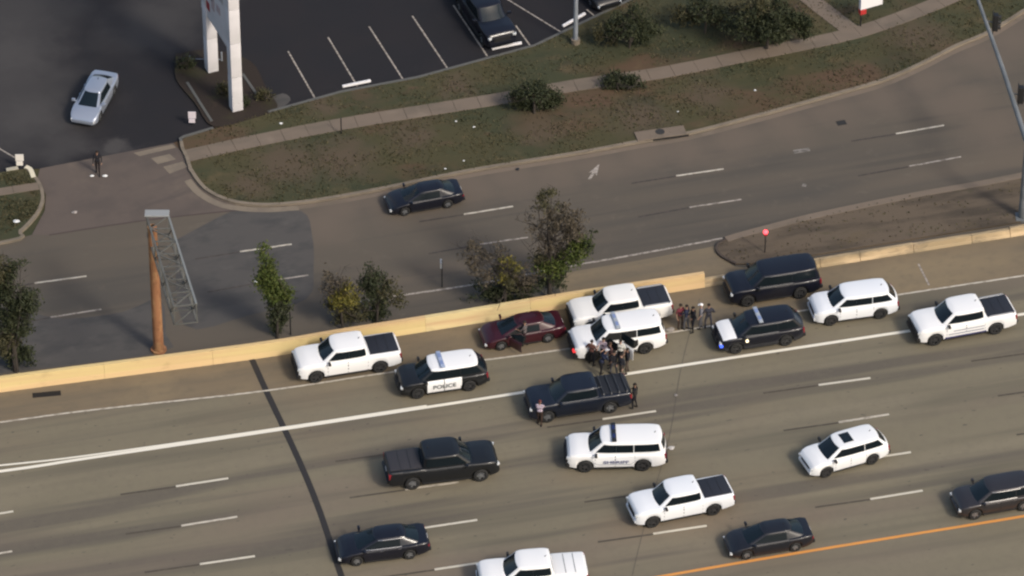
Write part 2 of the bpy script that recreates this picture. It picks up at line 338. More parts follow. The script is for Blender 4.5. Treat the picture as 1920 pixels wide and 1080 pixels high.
joints('side_sidewalk', [(1592, 58), (1545, 22), (1490, -22), (1400, -100)], 1.2, .150, M_WALK)
joints('left_sidewalk', [(72, 352), (0, 363), (-300, 412)], .7, .145, M_WALK)
# planting bed round the pylon sign
sheet('planting_bed', cr([(330, 104), (395, 96), (470, 118), (500, 170), (520, 206), (470, 226), (400, 240), (365, 195), (330, 150), (330, 104)], 4), 0.13, M_BED, thick=.15)
ribbon('bed_kerb', [(351, 158), (397, 231)], .16, .17, mat('grey_kerb', (.09, .09, .085)), thick=.18)
ribbon('bed_kerb', [(455, 142), (481, 180)], .16, .17, mat('grey_kerb', (.09, .09, .085)), thick=.18)
sheet('lot_worn_corner', cr([(500, 188), (530, 175), (545, 188), (520, 205), (500, 188)], 3), 0.012, M_PATCH)
# median island
MED = cr([(1380, 497), (1352, 482), (1344, 466), (1362, 452), (1440, 430), (1540, 405), (1720, 368), (1910, 333), (2320, 240)], 4)
sheet('median_island', MED + [(2320, 362)] + [(x, y - 24) for x, y in BL[::-1] if 1400 < x < 2200], 0.12, M_DIRT, thick=.14)
ribbon('median_kerb', MED[12:], .5, 0.14, M_WALK, thick=.16)
ribbon('median_kerb', MED[:13], .14, 0.16, mat('dark_kerb', (.06, .045, .035), .9), thick=.18)
# grass tufts (uncountable)
def tufts(poly, n, z, name, holes=()):
    P = [G(x, y) for x, y in poly]
    def inside(q, P):
        c = False; j = len(P) - 1
        for i in range(len(P)):
            if (P[i].y > q.y) != (P[j].y > q.y) and q.x < (P[j].x - P[i].x) * (q.y - P[i].y) / (P[j].y - P[i].y) + P[i].x: c = not c
            j = i
        return c
    hp = [[G(x, y) for x, y in h] for h in holes]
    verts, faces = [], []; x0, x1 = min(p.x for p in P), max(p.x for p in P); y0, y1 = min(p.y for p in P), max(p.y for p in P)
    k = 0; tries = 0
    while k < n and tries < n * 8:
        tries += 1
        q = Vector((random.uniform(x0, x1), random.uniform(y0, y1), 0))
        if abs(q.x) > 33 or q.y > 32 or not inside(q, P) or any(inside(q, h) for h in hp): continue
        if math.sin(q.x * .9 + 2 * math.sin(q.y * .7)) * math.sin(q.y * 1.3 + q.x * .35) < random.uniform(-.9, .6): continue
        k += 1; a = random.uniform(0, 6.28); s = random.uniform(.03, .09); h = random.uniform(.04, .12)
        dx, dy = math.cos(a) * s, math.sin(a) * s; lx, ly = random.uniform(-.06, .06), random.uniform(-.06, .06); b = len(verts)
        verts += [(q.x - dx, q.y - dy, z), (q.x + dx, q.y + dy, z), (q.x + lx, q.y + ly, z + h)]; faces.append((b, b + 1, b + 2))
    me = bpy.data.meshes.new(name); me.from_pydata(verts, [], faces); me.materials.append(M_TUFT)
    o = bpy.data.objects.new(name, me); COL.objects.link(o)
    tag(o, 'short patchy green and brown grass growing on the verge', 'grass', kind='stuff')
SWP = [(340, 306), (640, 247), (940, 199), (1240, 151), (1500, 99), (1600, 78), (1790, 8), (1800, -20), (1690, 24), (1600, 52), (1400, 96), (1080, 151), (940, 177), (640, 225), (345, 286)]
tufts(VERGE, 13000, .12, 'verge_grass', [SWP])
tufts([(0, 330), (50, 322), (72, 352), (72, 400), (0, 450)], 1200, .12, 'left_verge_grass', [[(0, 356), (72, 346), (72, 360), (0, 372)]])
tufts(MED + [(1920, 415), (1500, 480)], 400, .12, 'median_weeds')

# ------------------------------------------------------------ painted markings
def dash(parent, a, b, wd, m, name='dash', z=.012):
    return ribbon(name, [a, b], wd, z, m, parent)
mk = empty('freeway_markings'); tag(mk, kind='structure')
DA = [(-75, 975, 25, 959), (330, 912, 428, 897), (733, 850, 832, 835), (1130, 786, 1230, 771), (1535, 722, 1632, 709), (1925, 662, 2025, 647)]
DB = [(-75, 1050, 23, 1034), (340, 986, 445, 969), (760, 918, 860, 904), (1168, 853, 1264, 839), (1573, 792, 1667, 777), (1975, 727, 2075, 712)]
DC = [(375, 1058, 478, 1043), (795, 990, 895, 975), (1200, 926, 1300, 911), (1610, 863, 1708, 848), (2010, 800, 2110, 785)]
DD = [(400, 1135, 500, 1119), (815, 1068, 910, 1054), (1225, 1001, 1325, 986), (1632, 936, 1730, 920), (2040, 870, 2140, 855)]
for line in (DA, DB, DC, DD):
    for (x0, y0, x1, y1) in line:
        dash(mk, (x0, y0), (x1, y1), .16, M_DASHW if line is not DB else M_WORNW)
        dash(mk, (x0 - 104, y0 + 15.5), (x0 - 1, y0 + 1), .13, M_DARKSTR, 'contrast_stripe')
ribbon('edge_line', SHL, .13, .012, M_WORNW, mk)
ribbon('edge_line', cr([(-420, 937), (0, 884), (160, 860), (490, 811), (980, 736), (1185, 700), (1690, 623), (1920, 589), (2320, 525)], 4), .22, .014, M_WHT, mk)
ribbon('edge_line', cr([(-420, 915), (0, 873), (160, 855), (490, 808), (800, 761)], 4), .13, .018, M_WHT, mk)
ribbon('edge_line', cr([(700, 1175), (1245, 1080), (1520, 1033), (1920, 968), (2320, 900)], 4), .20, .012, M_ORG, mk)
ribbon('shoulder_mark', [(1722, 495), (1742, 535)], .10, .012, M_FADED, mk)
ribbon('expansion_joint', cr([(472, 673), (500, 735), (560, 862), (600, 960), (640, 1080), (700, 1240)], 3), .34, .010, M_JOINT, mk)
ribbon('pavement_crack', cr([(1312, 560), (1297, 610), (1275, 700), (1255, 820), (1215, 960), (1185, 1080)], 4), .035, .010, mat('crack_fill', (.095, .082, .066), .9), mk)
ribbon('drain_slot', [(61, 742), (114, 737)], .42, .016, mat('drain_black', (.008, .007, .007), .9), mk)
mf = empty('frontage_markings'); tag(mf, kind='structure')
for (x0, y0, x1, y1) in [(65, 531, 162, 518), (450, 472, 547, 458), (870, 402, 962, 387), (1268, 330, 1357, 317), (1680, 251, 1770, 235)]:
    dash(mf, (x0, y0), (x1, y1), .14, M_WORNW)
    dash(mf, (x0 - 84, y0 + 14), (x0 - 2, y0 + 1), .12, M_DARKFR, 'contrast_stripe')
for (x0, y0, x1, y1) in [(95, 595, 190, 580), (485, 530, 578, 516), (900, 458, 990, 445), (1293, 389, 1390, 374), (1705, 312, 1802, 294)]:
    dash(mf, (x0, y0), (x1, y1), .13, M_FADED)
    dash(mf, (x0 - 96, y0 + 18), (x0 - 2, y0 + 1), .12, M_DARKFR, 'contrast_stripe')
ribbon('edge_line', cr([(660, 568), (760, 553), (905, 531), (1060, 501), (1200, 476), (1355, 447)], 4), .15, .014, M_FADED, mf)
ribbon('seam_line', cr([(92, 441), (260, 415), (430, 396), (560, 386)], 3), .10, .014, mat('seam_brown', (.06, .043, .04), .9), mf)
bm = bmesh.new()                       # turn arrow, worn
for q in ([(1102, 336), (1111, 322), (1116, 324), (1107, 337)], [(1104, 324), (1124, 307), (1119, 329), (1112, 322)]):
    bm.faces.new([bm.verts.new(G(x, y, .012)) for x, y in q])
link('turn_arrow', bm, M_FADED, mf)
ribbon('worn_mark', [(1488, 285), (1518, 280)], .35, .012, M_FADED2, mf)
ribbon('worn_mark', [(1507, 350), (1509, 345)], .25, .012, M_FADED2, mf)
ribbon('oil_spot', [(1569, 232), (1586, 229)], .45, .012, mat('oil_black', (.02, .019, .018), .8), mf)
pm = empty('parking_markings'); tag(pm, kind='structure')
for a, b in [((540, 96), (592, 187)), ((615, 70), (670, 162)), ((692, 50), (755, 148)), ((773, 30), (840, 130)), ((850, 10), (914, 106)), ((967, 48), (998, 92)),
             ((953, 0), (1056, 63)), ((900, -35), (953, 0)), ((1100, 18), (1117, 32)), ((4, 282), (30, 297)), ((-40, 255), (4, 282))]:
    ribbon('stall_line', [a, b], .10, .016, M_FADED, pm)
def wheel_stop(a, b, label):
    A, B = G(*a), G(*b); t = empty('wheel_stop', (A + B) / 2); d = B - A
    t.rotation_euler = (0, 0, math.atan2(d.y, d.x))
    bm = bmesh.new(); box(bm, (0, 0, .075), (d.length, .17, .13), bev=.03); link('block', bm, mat('stop_white', (.72, .70, .70), .7), t, 30)
    for s in (-1, 1):
        bm = bmesh.new(); tube(bm, [(s * d.length * .35, 0, .13), (s * d.length * .35, 0, .15)], .02, 6); link('anchor_pin', bm, M_TRIM, t)
    tag(t, label, 'wheel stop', 'white wheel stops along the lot edge')
wheel_stop((642, 164), (695, 153), 'white wheel stop in the empty stall nearest the pylon sign')
wheel_stop((922, 93), (978, 82), 'white wheel stop in front of the parked black pickup')
wheel_stop((1055, 51), (1097, 27), 'white wheel stop behind the grey light pole')
# storm inlet and small dark grate on the frontage kerb
t = empty('storm_inlet', G(1240, 258)); t.rotation_euler = (0, 0, R(13))
bm = bmesh.new(); box(bm, (0, .2, .10), (3.0, .9, .2), bev=.02); link('inlet_top', bm, M_WALK, t)
bm = bmesh.new(); box(bm, (0.3, -.26, .09), (2.6, .03, .12)); link('inlet_mouth', bm, M_UNDER, t)
bm = bmesh.new(); tube(bm, [(0, .32, .19), (0, .32, .215)], .28, 14); link('manhole_lid', bm, mat('iron_lid', (.03, .028, .026), .7), t)
tag(t, 'concrete storm inlet with dark round lid in the frontage kerb', 'storm drain')

# ------------------------------------------------------------ barriers
def barrier(name, line, h, topw, m, seg, label, rough=0.0, gap=.012, w0=None):
    P = [G(x, y) for x, y in line]; cum = [0]
    for a, b in zip(P, P[1:]): cum.append(cum[-1] + (b - a).length)
    def at(s):
        for i in range(len(cum) - 1):
            if s <= cum[i + 1] or i == len(cum) - 2:
                d = (P[i + 1] - P[i]).normalized(); return P[i].lerp(P[i + 1], (s - cum[i]) / (cum[i + 1] - cum[i])), Vector((-d.y, d.x, 0))
    t = empty(name, (0, 0, 0)); s = 0
    while s < cum[-1] - .3:
        e = min(s + seg * (random.uniform(.6, 1.3) if rough else 1) - gap, cum[-1]); bm = bmesh.new(); rings = []
        hh = h * (1 - rough * random.random())
        for k in range(7):
            p, nn = at(s + (e - s) * k / 6)
            prof = [(0, 0), (.03, .08), (.10, hh * .35), (.16, hh), (.16 + topw, hh), (.16 + topw, 0)]
            rings.append([bm.verts.new((p.x + nn.x * u, p.y + nn.y * u, v + (random.uniform(-1, 1) * rough * .06 if v > .2 else 0))) for u, v in prof])
        for a, b in zip(rings, rings[1:]):
            for j in range(len(a) - 1): bm.faces.new((a[j], b[j], b[j + 1], a[j + 1]))
        bm.faces.new(rings[0]); bm.faces.new(rings[-1][::-1]); bmesh.ops.recalc_face_normals(bm, faces=bm.faces)
        link('barrier_segment', bm, (m if not isinstance(m, list) else m[0] if e < 14 else random.choice(m)), t); s = e + gap
    tag(t, label, 'barrier'); return t
i1322 = min(range(len(BL)), key=lambda i: abs(BL[i][0] - 1322))
barrier('concrete_barrier', BL[:i1322 + 1],   .88, .22, [M_BARR_C, M_BARR, M_BARR], 6.1, 'long smooth sunlit tan concrete barrier between the freeway shoulder and frontage road')
barrier('low_barrier', BL[i1322:], .52, .20, M_BARR2, 3.2, 'low weathered chipped barrier beside the dirt median on the right', rough=.25, gap=.03)

# ------------------------------------------------------------ vehicles
def lerp(a, b, t): return a + (b - a) * t
def pw(x, pts):
    if x <= pts[0][0]: return pts[0][1]
    for (a, va), (b, vb) in zip(pts, pts[1:]):
        if x <= b:
            t = (x - a) / (b - a); t = t * t * (3 - 2 * t) * .35 + t * .65; return lerp(va, vb, t)
    return pts[-1][1]
SPEC = {
 'pickup': dict(L=5.9, W=2.04, zr=1.93, belt=1.24, xf=1.98, xr=-1.70, R=.41, Ra=.49, w0=1.52, r0=.82, r1=-.98, b1=-1.12, wr=.81, wb=.93, sill=.36,
    top=[(-2.95, 1.18), (-2.88, 1.28), (-1.15, 1.30), (-1.1, 1.25), (1.3, 1.26), (1.5, 1.27), (2.35, 1.26), (2.74, 1.22), (2.88, 1.15), (2.95, 1.02)], bed=(-2.82, -1.22), doors=[(1.30, .14), (.12, -1.02)], front=.86),
 'tahoe': dict(L=5.35, W=2.05, zr=1.92, belt=1.22, xf=1.72, xr=-1.42, R=.40, Ra=.48, w0=1.44, r0=.76, r1=-2.38, b1=-2.60, wr=.83, wb=.95, sill=.34,
    top=[(-2.68, 1.05), (-2.62, 1.20), (1.3, 1.22), (1.45, 1.23), (2.2, 1.22), (2.48, 1.17), (2.61, 1.09), (2.675, .96)], bed=None, doors=[(1.18, .10), (.08, -.98)], front=.88),
 'suv': dict(L=5.02, W=2.0, zr=1.76, belt=1.12, xf=1.58, xr=-1.42, R=.38, Ra=.45, w0=1.42, r0=.68, r1=-1.92, b1=-2.47, wr=.78, wb=.92, sill=.30,
    top=[(-2.51, .98), (-2.44, 1.12), (1.2, 1.12), (1.4, 1.13), (2.0, 1.11), (2.28, 1.05), (2.44, .96), (2.51, .84)], bed=None, doors=[(1.05, .06), (.04, -.98)], front=.80),
 'kia': dict(L=4.95, W=1.96, zr=1.72, belt=1.08, xf=1.55, xr=-1.38, R=.37, Ra=.44, w0=1.38, r0=.58, r1=-1.85, b1=-2.43, wr=.75, wb=.90, sill=.30,
    top=[(-2.475, .95), (-2.4, 1.08), (1.2, 1.08), (1.35, 1.08), (1.95, 1.05), (2.25, .98), (2.4, .89), (2.475, .78)], bed=None, doors=[(1.0, .04), (.02, -.95)], front=.80),
 'sedan': dict(L=4.85, W=1.85, zr=1.44, belt=.93, xf=1.50, xr=-1.36, R=.33, Ra=.39, w0=1.38, r0=.34, r1=-1.12, b1=-2.08, wr=.58, wb=.82, sill=.24,
    top=[(-2.425, .84), (-2.39, .97), (-2.1, 1.0), (-1.2, .96), (1.0, .93), (1.3, .92), (1.8, .86), (2.12, .77), (2.32, .66), (2.425, .55)], bed=None, doors=[(1.02, .02), (0.0, -.95)], front=.76),
}
TCACHE = {}
def text_mesh(txt, size):
    k = (txt, size)
    if k in TCACHE: return TCACHE[k]
    cu = bpy.data.curves.new('lettering', 'FONT'); cu.body = txt; cu.size = size; cu.align_x = 'CENTER'; cu.align_y = 'CENTER'; cu.extrude = .004; cu.offset = .006
    ob = bpy.data.objects.new('tmp', cu); COL.objects.link(ob); dg = bpy.context.evaluated_depsgraph_get(); dg.update()
    me = bpy.data.meshes.new_from_object(ob.evaluated_get(dg)); bpy.data.objects.remove(ob); TCACHE[k] = me; return me
def lettering(txt, size, m, parent, loc, sx=1.0):
    me = text_mesh(txt, size).copy(); me.materials.clear(); me.materials.append(m)
    o = bpy.data.objects.new('lettering', me); COL.objects.link(o); o.parent = parent; o.location = loc
    o.rotation_euler = (R(90), 0, R(180)); o.scale = (sx, 1, 1); return o
WHEELS = {}
def wheel(t, x, y, Rw, rim, alloy):
    key = (Rw, rim)
    if key not in WHEELS:
        bm = bmesh.new(); prof = [(.55, -.115), (.62, -.13), (.93, -.13), (1, -.09), (1, .09), (.93, .13), (.62, .13), (.55, .115)]; n = 24; rings = []
        for k in range(n):
            a = 2 * math.pi * k / n; rings.append([bm.verts.new((Rw * r * math.cos(a), yy, Rw * r * math.sin(a))) for r, yy in prof])
        for k in range(n):
            for j in range(len(prof) - 1): bm.faces.new((rings[k][j], rings[(k + 1) % n][j], rings[(k + 1) % n][j + 1], rings[k][j + 1]))
        bmesh.ops.recalc_face_normals(bm, faces=bm.faces); me1 = bpy.data.meshes.new('tyre'); bm.to_mesh(me1); bm.free(); me1.materials.append(M_TYRE)
        for p in me1.polygons: p.use_smooth = True
        bm = bmesh.new(); rr = Rw * .62
        for a0 in range(5):
            a = a0 * 2 * math.pi / 5; m4 = Matrix.Rotation(a, 4, 'Y')
            for off in (-.03, .03): box(bm, m4 @ Vector((rr * .52, .085, off)), (rr * .86, .03, .045), mat4=m4)
        tube(bm, [(0, .05, 0), (0, .11, 0)], .07, 10)
        for k in range(20):
            a, b = 2 * math.pi * k / 20, 2 * math.pi * (k + 1) / 20
            q = [(rr * .90, a), (rr, a), (rr, b), (rr * .90, b)]
            bm.faces.new([bm.verts.new((r * math.cos(c), .115, r * math.sin(c))) for r, c in q])
        tube(bm, [(0, -.1, 0), (0, .03, 0)], rr * .9, 16)
        me2 = bpy.data.meshes.new('rim'); bm.to_mesh(me2); bm.free(); me2.materials.append(alloy)
        WHEELS[key] = (me1, me2)
    me1, me2 = WHEELS[key]
    w_ = bpy.data.objects.new('wheel', me1); COL.objects.link(w_); w_.parent = t; w_.location = (x, y, Rw)
    r_ = bpy.data.objects.new('rim', me2); COL.objects.link(r_); r_.parent = w_
    if y < 0: r_.rotation_euler = (0, 0, math.pi)

def vehicle(name, kind, px, py, yaw, paint, label, cat, group, roofm=None, hoodm=None, doorm=None, tonneau=None, rails=False, sunroof=False,
            lightbar=None, text=None, stripes=None, open_doors=(), rim='alloy', light=None, chrome=False, bedribs=False, scale=1.0, nudge=0, cabm=None, thin_trim=False, pushbar=False, darkfront=None):
    if darkfront is None: darkfront = pushbar and kind in ('pickup', 'tahoe')
    S = SPEC[kind]; L, W = S['L'], S['W']; w0_ = S['w0']; hl = L / 2; hw = W / 2
    p = G(px, py, S['zr'] * .5)
    t = empty(name, (p.x, p.y, 0), R(yaw)); tag(t, label, cat, group)
    if scale != 1: t.scale = (scale, scale, scale)
    def wid(x):
        d = hl - x; e = x + hl; f = 1.0
        if d < .55: f -= (.15 if kind in ('pickup', 'tahoe') else .20) * (1 - d / .55) ** 2.6
        if e < .5: f -= (.05 if kind == 'pickup' else .14) * (1 - e / .5) ** 2.2
        return hw * f
    def bot(x):
        b = S['sill']
        if x > hl - .5: b += .06 * (x - hl + .5) / .5
        if x < -hl + .6: b += .12 * (-hl + .6 - x) / .6
        for xc in (S['xf'], S['xr']):
            dd = S['Ra'] ** 2 - (x - xc) ** 2
            if dd > 0: b = max(b, S['R'] + math.sqrt(dd))
        return b
    bed = S['bed']
    def ring(x):
        w_, b, tp = wid(x), bot(x), pw(x, S['top']); h = tp - b; c = .035 + (.04 if x > w0_ + .1 and x < hl - .1 else 0) * min(1, (hl - .1 - x) / .5)
        r = [(w_ * .95, b), (w_ * .99, b + h * .25), (w_, b + h * .5), (w_ * .992, b + h * .75), (w_ * .972, b + h * .9), (w_ * .935, tp - .012), (w_ * .86, tp + .012), (w_ * .80, tp + .014)]
        if bed and bed[0] < x < bed[1]: r += [(w_ * .795, .80), (w_ * .4, .80), (0, .80)]
        else: r += [(w_ * .6, tp + c * .7), (w_ * .3, tp + c * .95), (0, tp + c)]
        return r
    def surf(x, k):
        r = ring(x); i = min(int(k), len(r) - 2); f = k - i; return Vector((x, lerp(r[i][0], r[i + 1][0], f), lerp(r[i][1], r[i + 1][1], f)))
    xs = {-hl, hl, -hl + .04, hl - .03, hl - .08, hl - .16, -hl + .1}
    xs |= {-hl + L * i / 26 for i in range(27)}
    for xc in (S['xf'], S['xr']):
        for a in range(0, 181, 15): xs.add(xc + S['Ra'] * math.cos(R(a)) * (1.0001 if a in (0, 180) else 1))
        xs |= {xc - S['Ra'] - .01, xc + S['Ra'] + .01}
    if bed: xs |= {bed[0] - .005, bed[0] + .005, bed[1] - .005, bed[1] + .005}
    xs = sorted(xs); bm = bmesh.new(); RG = []
    for x in xs:
        r = ring(x); full = [(y, z) for y, z in r] + [(-y, z) for y, z in r[-2::-1]]
        RG.append([bm.verts.new((x, y, z)) for y, z in full])
    for a, b in zip(RG, RG[1:]):
        for j in range(len(a) - 1): bm.faces.new((a[j], b[j], b[j + 1], a[j + 1]))
    bm.faces.new(RG[0]); bm.faces.new(RG[-1][::-1])
    bmesh.ops.recalc_face_normals(bm, faces=bm.faces)
    link('body', bm, paint, t, 48)
    # underbody and arch liners
    bm = bmesh.new(); box(bm, (0, 0, (S['sill'] + .62) / 2 - .04), (L - .5, W - .62, .62 - S['sill'] + .16)); box(bm, ((S['xf'] + S['xr']) / 2, 0, S['sill'] + .04), (S['xf'] - S['xr'] - 2 * S['Ra'] - .02, W - .14, .16))
    for xc in (S['xf'], S['xr']):
        for s in (-1, 1):
            n = 10; rr = S['Ra'] - .004
            for k in range(n):
                a0, a1 = math.pi * k / n, math.pi * (k + 1) / n
                q = [(xc + rr * math.cos(a), s * yy, S['R'] + rr * math.sin(a)) for a, yy in ((a0, hw * .96), (a1, hw * .96), (a1, hw - .42), (a0, hw - .42))]
                bm.faces.new([bm.verts.new(v) for v in q])
            q = [(xc + rr * math.cos(math.pi * k / n), s * (hw - .42), S['R'] + rr * math.sin(math.pi * k / n)) for k in range(n + 1)]
            bm.faces.new([bm.verts.new(v) for v in q])
    link('underbody', bm, M_UNDER, t)
    for xc in (S['xf'], S['xr']):
        for s in (-1, 1): wheel(t, xc, s * (hw - .15), S['R'], rim, {'alloy': M_ALLOY, 'dark': M_DRIM}[rim])
    # cabin
    w0, r0, r1, b1, wb, wr, zb, zr = S['w0'], S['r0'], S['r1'], S['b1'], S['wb'], S['wr'], S['belt'], S['zr']
    T0 = .86
    def ra(tt): return max(0, (tt - T0) / (1 - T0)) * math.pi / 2
    def yw(tt): return lerp(wb, wr + .03, min(tt, T0) / T0) - .13 * (1 - math.cos(ra(tt)))
    def zz(tt): return lerp(zb - .01, zr - .10, tt / T0) if tt <= T0 else lerp(zr - .10, zr, math.sin(ra(tt)))
    def xF(tt): return lerp(w0, r0, min(tt, T0) / T0 * .93) - .20 * (1 - math.cos(ra(tt)))
    def xR(tt): return lerp(b1, r1, min(tt, T0) / T0 * .95) + .16 * (1 - math.cos(ra(tt)))
    def side(x, tt, s):
        xm, hf = (xF(tt) + xR(tt)) / 2, (xF(tt) - xR(tt)) / 2
        return Vector((x, s * yw(tt) * (1 - .13 * min(1, abs((x - xm) / hf)) ** 6 - .02 * ((x - xm) / hf) ** 2), zz(tt)))
    def front(u, tt): y = u * yw(tt) * .85; return Vector((xF(tt) + .15 * (1 - u * u) * (1 - .3 * tt), y, zz(tt)))
    def rear(u, tt): y = u * yw(tt) * .85; return Vector((xR(tt) - (.03 if kind == 'pickup' else .12) * (1 - u * u), y, zz(tt)))
    NS, NF = 16, 8
    def cs(k): return .5 - .5 * math.cos(math.pi * k / NS)
    def cring(tt):
        r = [front(lerp(-1, 1, k / NF), tt) for k in range(NF)]
        r += [side(lerp(xF(tt), xR(tt), cs(k)), tt, 1) for k in range(NS)]
        r += [rear(lerp(1, -1, k / NF), tt) for k in range(NF)]
        r += [side(lerp(xR(tt), xF(tt), cs(k)), tt, -1) for k in range(NS)]
        return r
    cm = cabm or paint
    bm = bmesh.new(); RG = [[bm.verts.new(v) for v in cring(tt)] for tt in (0, .2, .4, .6, .75, T0)]
    for a, b in zip(RG, RG[1:]):
        n = len(a)
        for j in range(n): bm.faces.new((a[j], a[(j + 1) % n], b[(j + 1) % n], b[j]))
    link('cabin', bm, cm, t, 70)
    bm = bmesh.new(); RR = [[bm.verts.new(v) for v in cring(tt)] for tt in (T0, lerp(T0, 1, .25), lerp(T0, 1, .5), lerp(T0, 1, .75), 1)]; B = RR[-1]; n = len(B)
    for A, B2 in zip(RR, RR[1:]):
        for j in range(n): bm.faces.new((A[j], A[(j + 1) % n], B2[(j + 1) % n], B2[j]))
    grid = [[None] * (NF + 1) for _ in range(NS + 1)]
    for i in range(NS + 1):
        for j in range(NF + 1):
            u = lerp(-1, 1, j / NF)
            if i == 0: v = B[j] if j < NF else B[NF]
            elif i == NS: v = B[NF + NS + (NF - j)] if j > 0 else B[(2 * NF + NS)]
            elif j == NF: v = B[NF + i]
            elif j == 0: v = B[(2 * NF + NS + (NS - i))]
            else:
                f = front(u, 1); r_ = rear(u, 1); q = f.lerp(r_, cs(i))
                y = lerp(side(lerp(xF(1), xR(1), cs(i)), 1, -1).y, side(lerp(xF(1), xR(1), cs(i)), 1, 1).y, j / NF)
                v = bm.verts.new((q.x, y, zr + .04 * (1 - u * u) * min(1, i / 4, (NS - i) / 4)))
            grid[i][j] = v
    for i in range(NS):
        for j in range(NF):
            try: bm.faces.new((grid[i][j], grid[i + 1][j], grid[i + 1][j + 1], grid[i][j + 1]))
            except ValueError: pass
    bmesh.ops.recalc_face_normals(bm, faces=bm.faces)
    roof = link('roof', bm, roofm or cm, t, 80)
    # panel patches: proud of the shell, with a skirt
    def patch(fn, nu, nv, off, skirt=.02, sign=1):
        bm = bmesh.new(); eps = 1e-3; V = []
        for i in range(nu + 1):
            row = []
            for j in range(nv + 1):
                u, v = i / nu, j / nv; P = fn(u, v)
                du = fn(min(u + eps, 1), v) - fn(max(u - eps, 0), v); dv = fn(u, min(v + eps, 1)) - fn(u, max(v - eps, 0))
                nn = du.cross(dv); nn = nn.normalized() * sign if nn.length > 1e-12 else Vector((0, 0, 1))
                row.append((P + nn * off, P - nn * skirt))
            V.append(row)
        T = [[bm.verts.new(q[0]) for q in row] for row in V]
        for i in range(nu):
            for j in range(nv): bm.faces.new((T[i][j], T[i + 1][j], T[i + 1][j + 1], T[i][j + 1]))
        bd = [(i, 0) for i in range(nu)] + [(nu, j) for j in range(nv)] + [(i, nv) for i in range(nu, 0, -1)] + [(0, j) for j in range(nv, 0, -1)]
        lo = [bm.verts.new(V[i][j][1]) for i, j in bd]; n = len(bd)
        for k in range(n):
            a, b = bd[k], bd[(k + 1) % n]; bm.faces.new((T[b[0]][b[1]], T[a[0]][a[1]], lo[k], lo[(k + 1) % n]))
        bmesh.ops.recalc_face_normals(bm, faces=bm.faces); return bm
    lo_t, hi_t = (.16, .82) if kind != 'sedan' else (.10, .82)
    ws = patch(lambda u, v: front(lerp(-.88, .88, u), lerp(.03, .90, v)), 8, 4, .006)
    link('windshield', ws, M_GLASS, t, 40)
    rw = patch(lambda u, v: rear(lerp(-.95, .95, u), lerp(.22, .88, v)), 6, 3, .006, sign=-1); link('rear_window', rw, M_GLASS, t, 40)
    # hood, tailgate
    hx0, hx1 = w0 + .13, hl - (.15 if kind in ('pickup', 'tahoe') else .17)
    def hoodf(u, v):
        k = 10 - abs(2 * v - 1) * 4.7; q = surf(lerp(hx0, hx1, u), k); q.y *= (1 if v > .5 else -1) if abs(v - .5) > 1e-6 else 0; return q
    link('hood', patch(hoodf, 8, 10, .010), hoodm or paint, t, 40)
    # doors with windows and handles
    D = [(a - .012, b + .012) for a, b in S['doors']]
    for si, s in enumerate((1, -1)):
        for di, (xa, xb) in enumerate(D):
            nm = (('left', 'right')[si], ('front', 'rear')[di]); opened = nm in open_doors
            hinge = Vector((xa, s * hw * .96, 0))
            def df(u, v, xa=xa, xb=xb, s=s):
                x = lerp(xa, xb, u)
                q = surf(x, lerp(.25, 5.2, v)); q.y *= s
                if di == 1: # rear edge follows the arch
                    lim = S['xr'] + math.sqrt(max(0, (S['Ra'] + .05) ** 2 - max(0, q.z - S['R']) ** 2)) if abs(q.z - S['R']) < S['Ra'] + .05 else -9
                    if x < lim: q = surf(max(x, lim), lerp(.25, 5.2, v)); q.y *= s
                return q
            bm = patch(df, 8, 5, .012, sign=s)
            for f in bm.faces: pass
            bmesh.ops.translate(bm, vec=-hinge, verts=bm.verts)
            d = link('door', bm, doorm or paint, t, 35, loc=hinge)
            if not opened:
                def sf(u, v, xa=xa, xb=xb): return df(lerp(-.02, 1.02, u), v, xa, xb)
                link('door_gap', patch(sf, 6, 4, .003, .002, sign=s), M_UNDER, t)
            # side window
            def wf(u, v, s=s, di=di):
                tt = lerp(lo_t, hi_t, v)
                if di == 0: a_, b_ = xF(tt) - .14 - .04 * (1 - v), .042
                else: a_, b_ = .038, max(D[1][1] + .07, xR(tt) + .12)
                return side(lerp(a_, b_, u), tt, s)
            bm = patch(wf, 5, 4, .012, sign=s); bmesh.ops.translate(bm, vec=-hinge, verts=bm.verts)
            link('window', bm, M_SIDEGLASS, d, 40)
            bm = bmesh.new(); hp = surf(lerp(xa, xb, .86), 4.0); box(bm, Vector((hp.x, s * (hp.y + .025), hp.z)) - hinge, (.20, .035, .035), bev=.01)
            link('handle', bm, M_CHR if chrome else (doorm or paint), d)
            if opened:
                d.rotation_euler = (0, 0, s * R(-58)); xa2, xb2 = xa, xb
                def of(u, v): q = df(u, v); return q
                link('door_opening_shade', patch(of, 6, 4, .006, sign=s), M_UNDER, t)  # black panel laid on the body as the shade inside the open door
                link('window_opening_shade', patch(wf, 4, 3, .004, sign=s), M_UNDER, t)  # interior shade put in as a black sheet over the cabin side
            if text and s == 1 and di == 0: pass
        if kind in ('tahoe', 'suv', 'kia'):
            def qf(u, v, s=s):
                tt = lerp(.18, .82, v); return side(lerp(D[1][1] + .03, xR(tt) + .20 - .06 * v, u), tt, s)
            link('quarter_window', patch(qf, 5, 3, .010, sign=s), M_SIDEGLASS, t, 40)
        # mirrors
        bm = bmesh.new(); box(bm, (w0 - .30, s * (wb + .20), zb + .10), (.14, .24, .17), bev=.035); box(bm, (w0 - .28, s * (wb + .06), zb + .04), (.07, .14, .05))
        link('mirror', bm, (M_TRIM if rim == 'dark' else paint), t, 40)
        # lamps
        zh = pw(hl - .12, S['top']) - .17; ww = wid(hl - .1)
        bm = bmesh.new(); box(bm, (hl - .055, s * (ww - .17), zh), (.16, .30, .15), rz=s * R(-20), bev=.03)
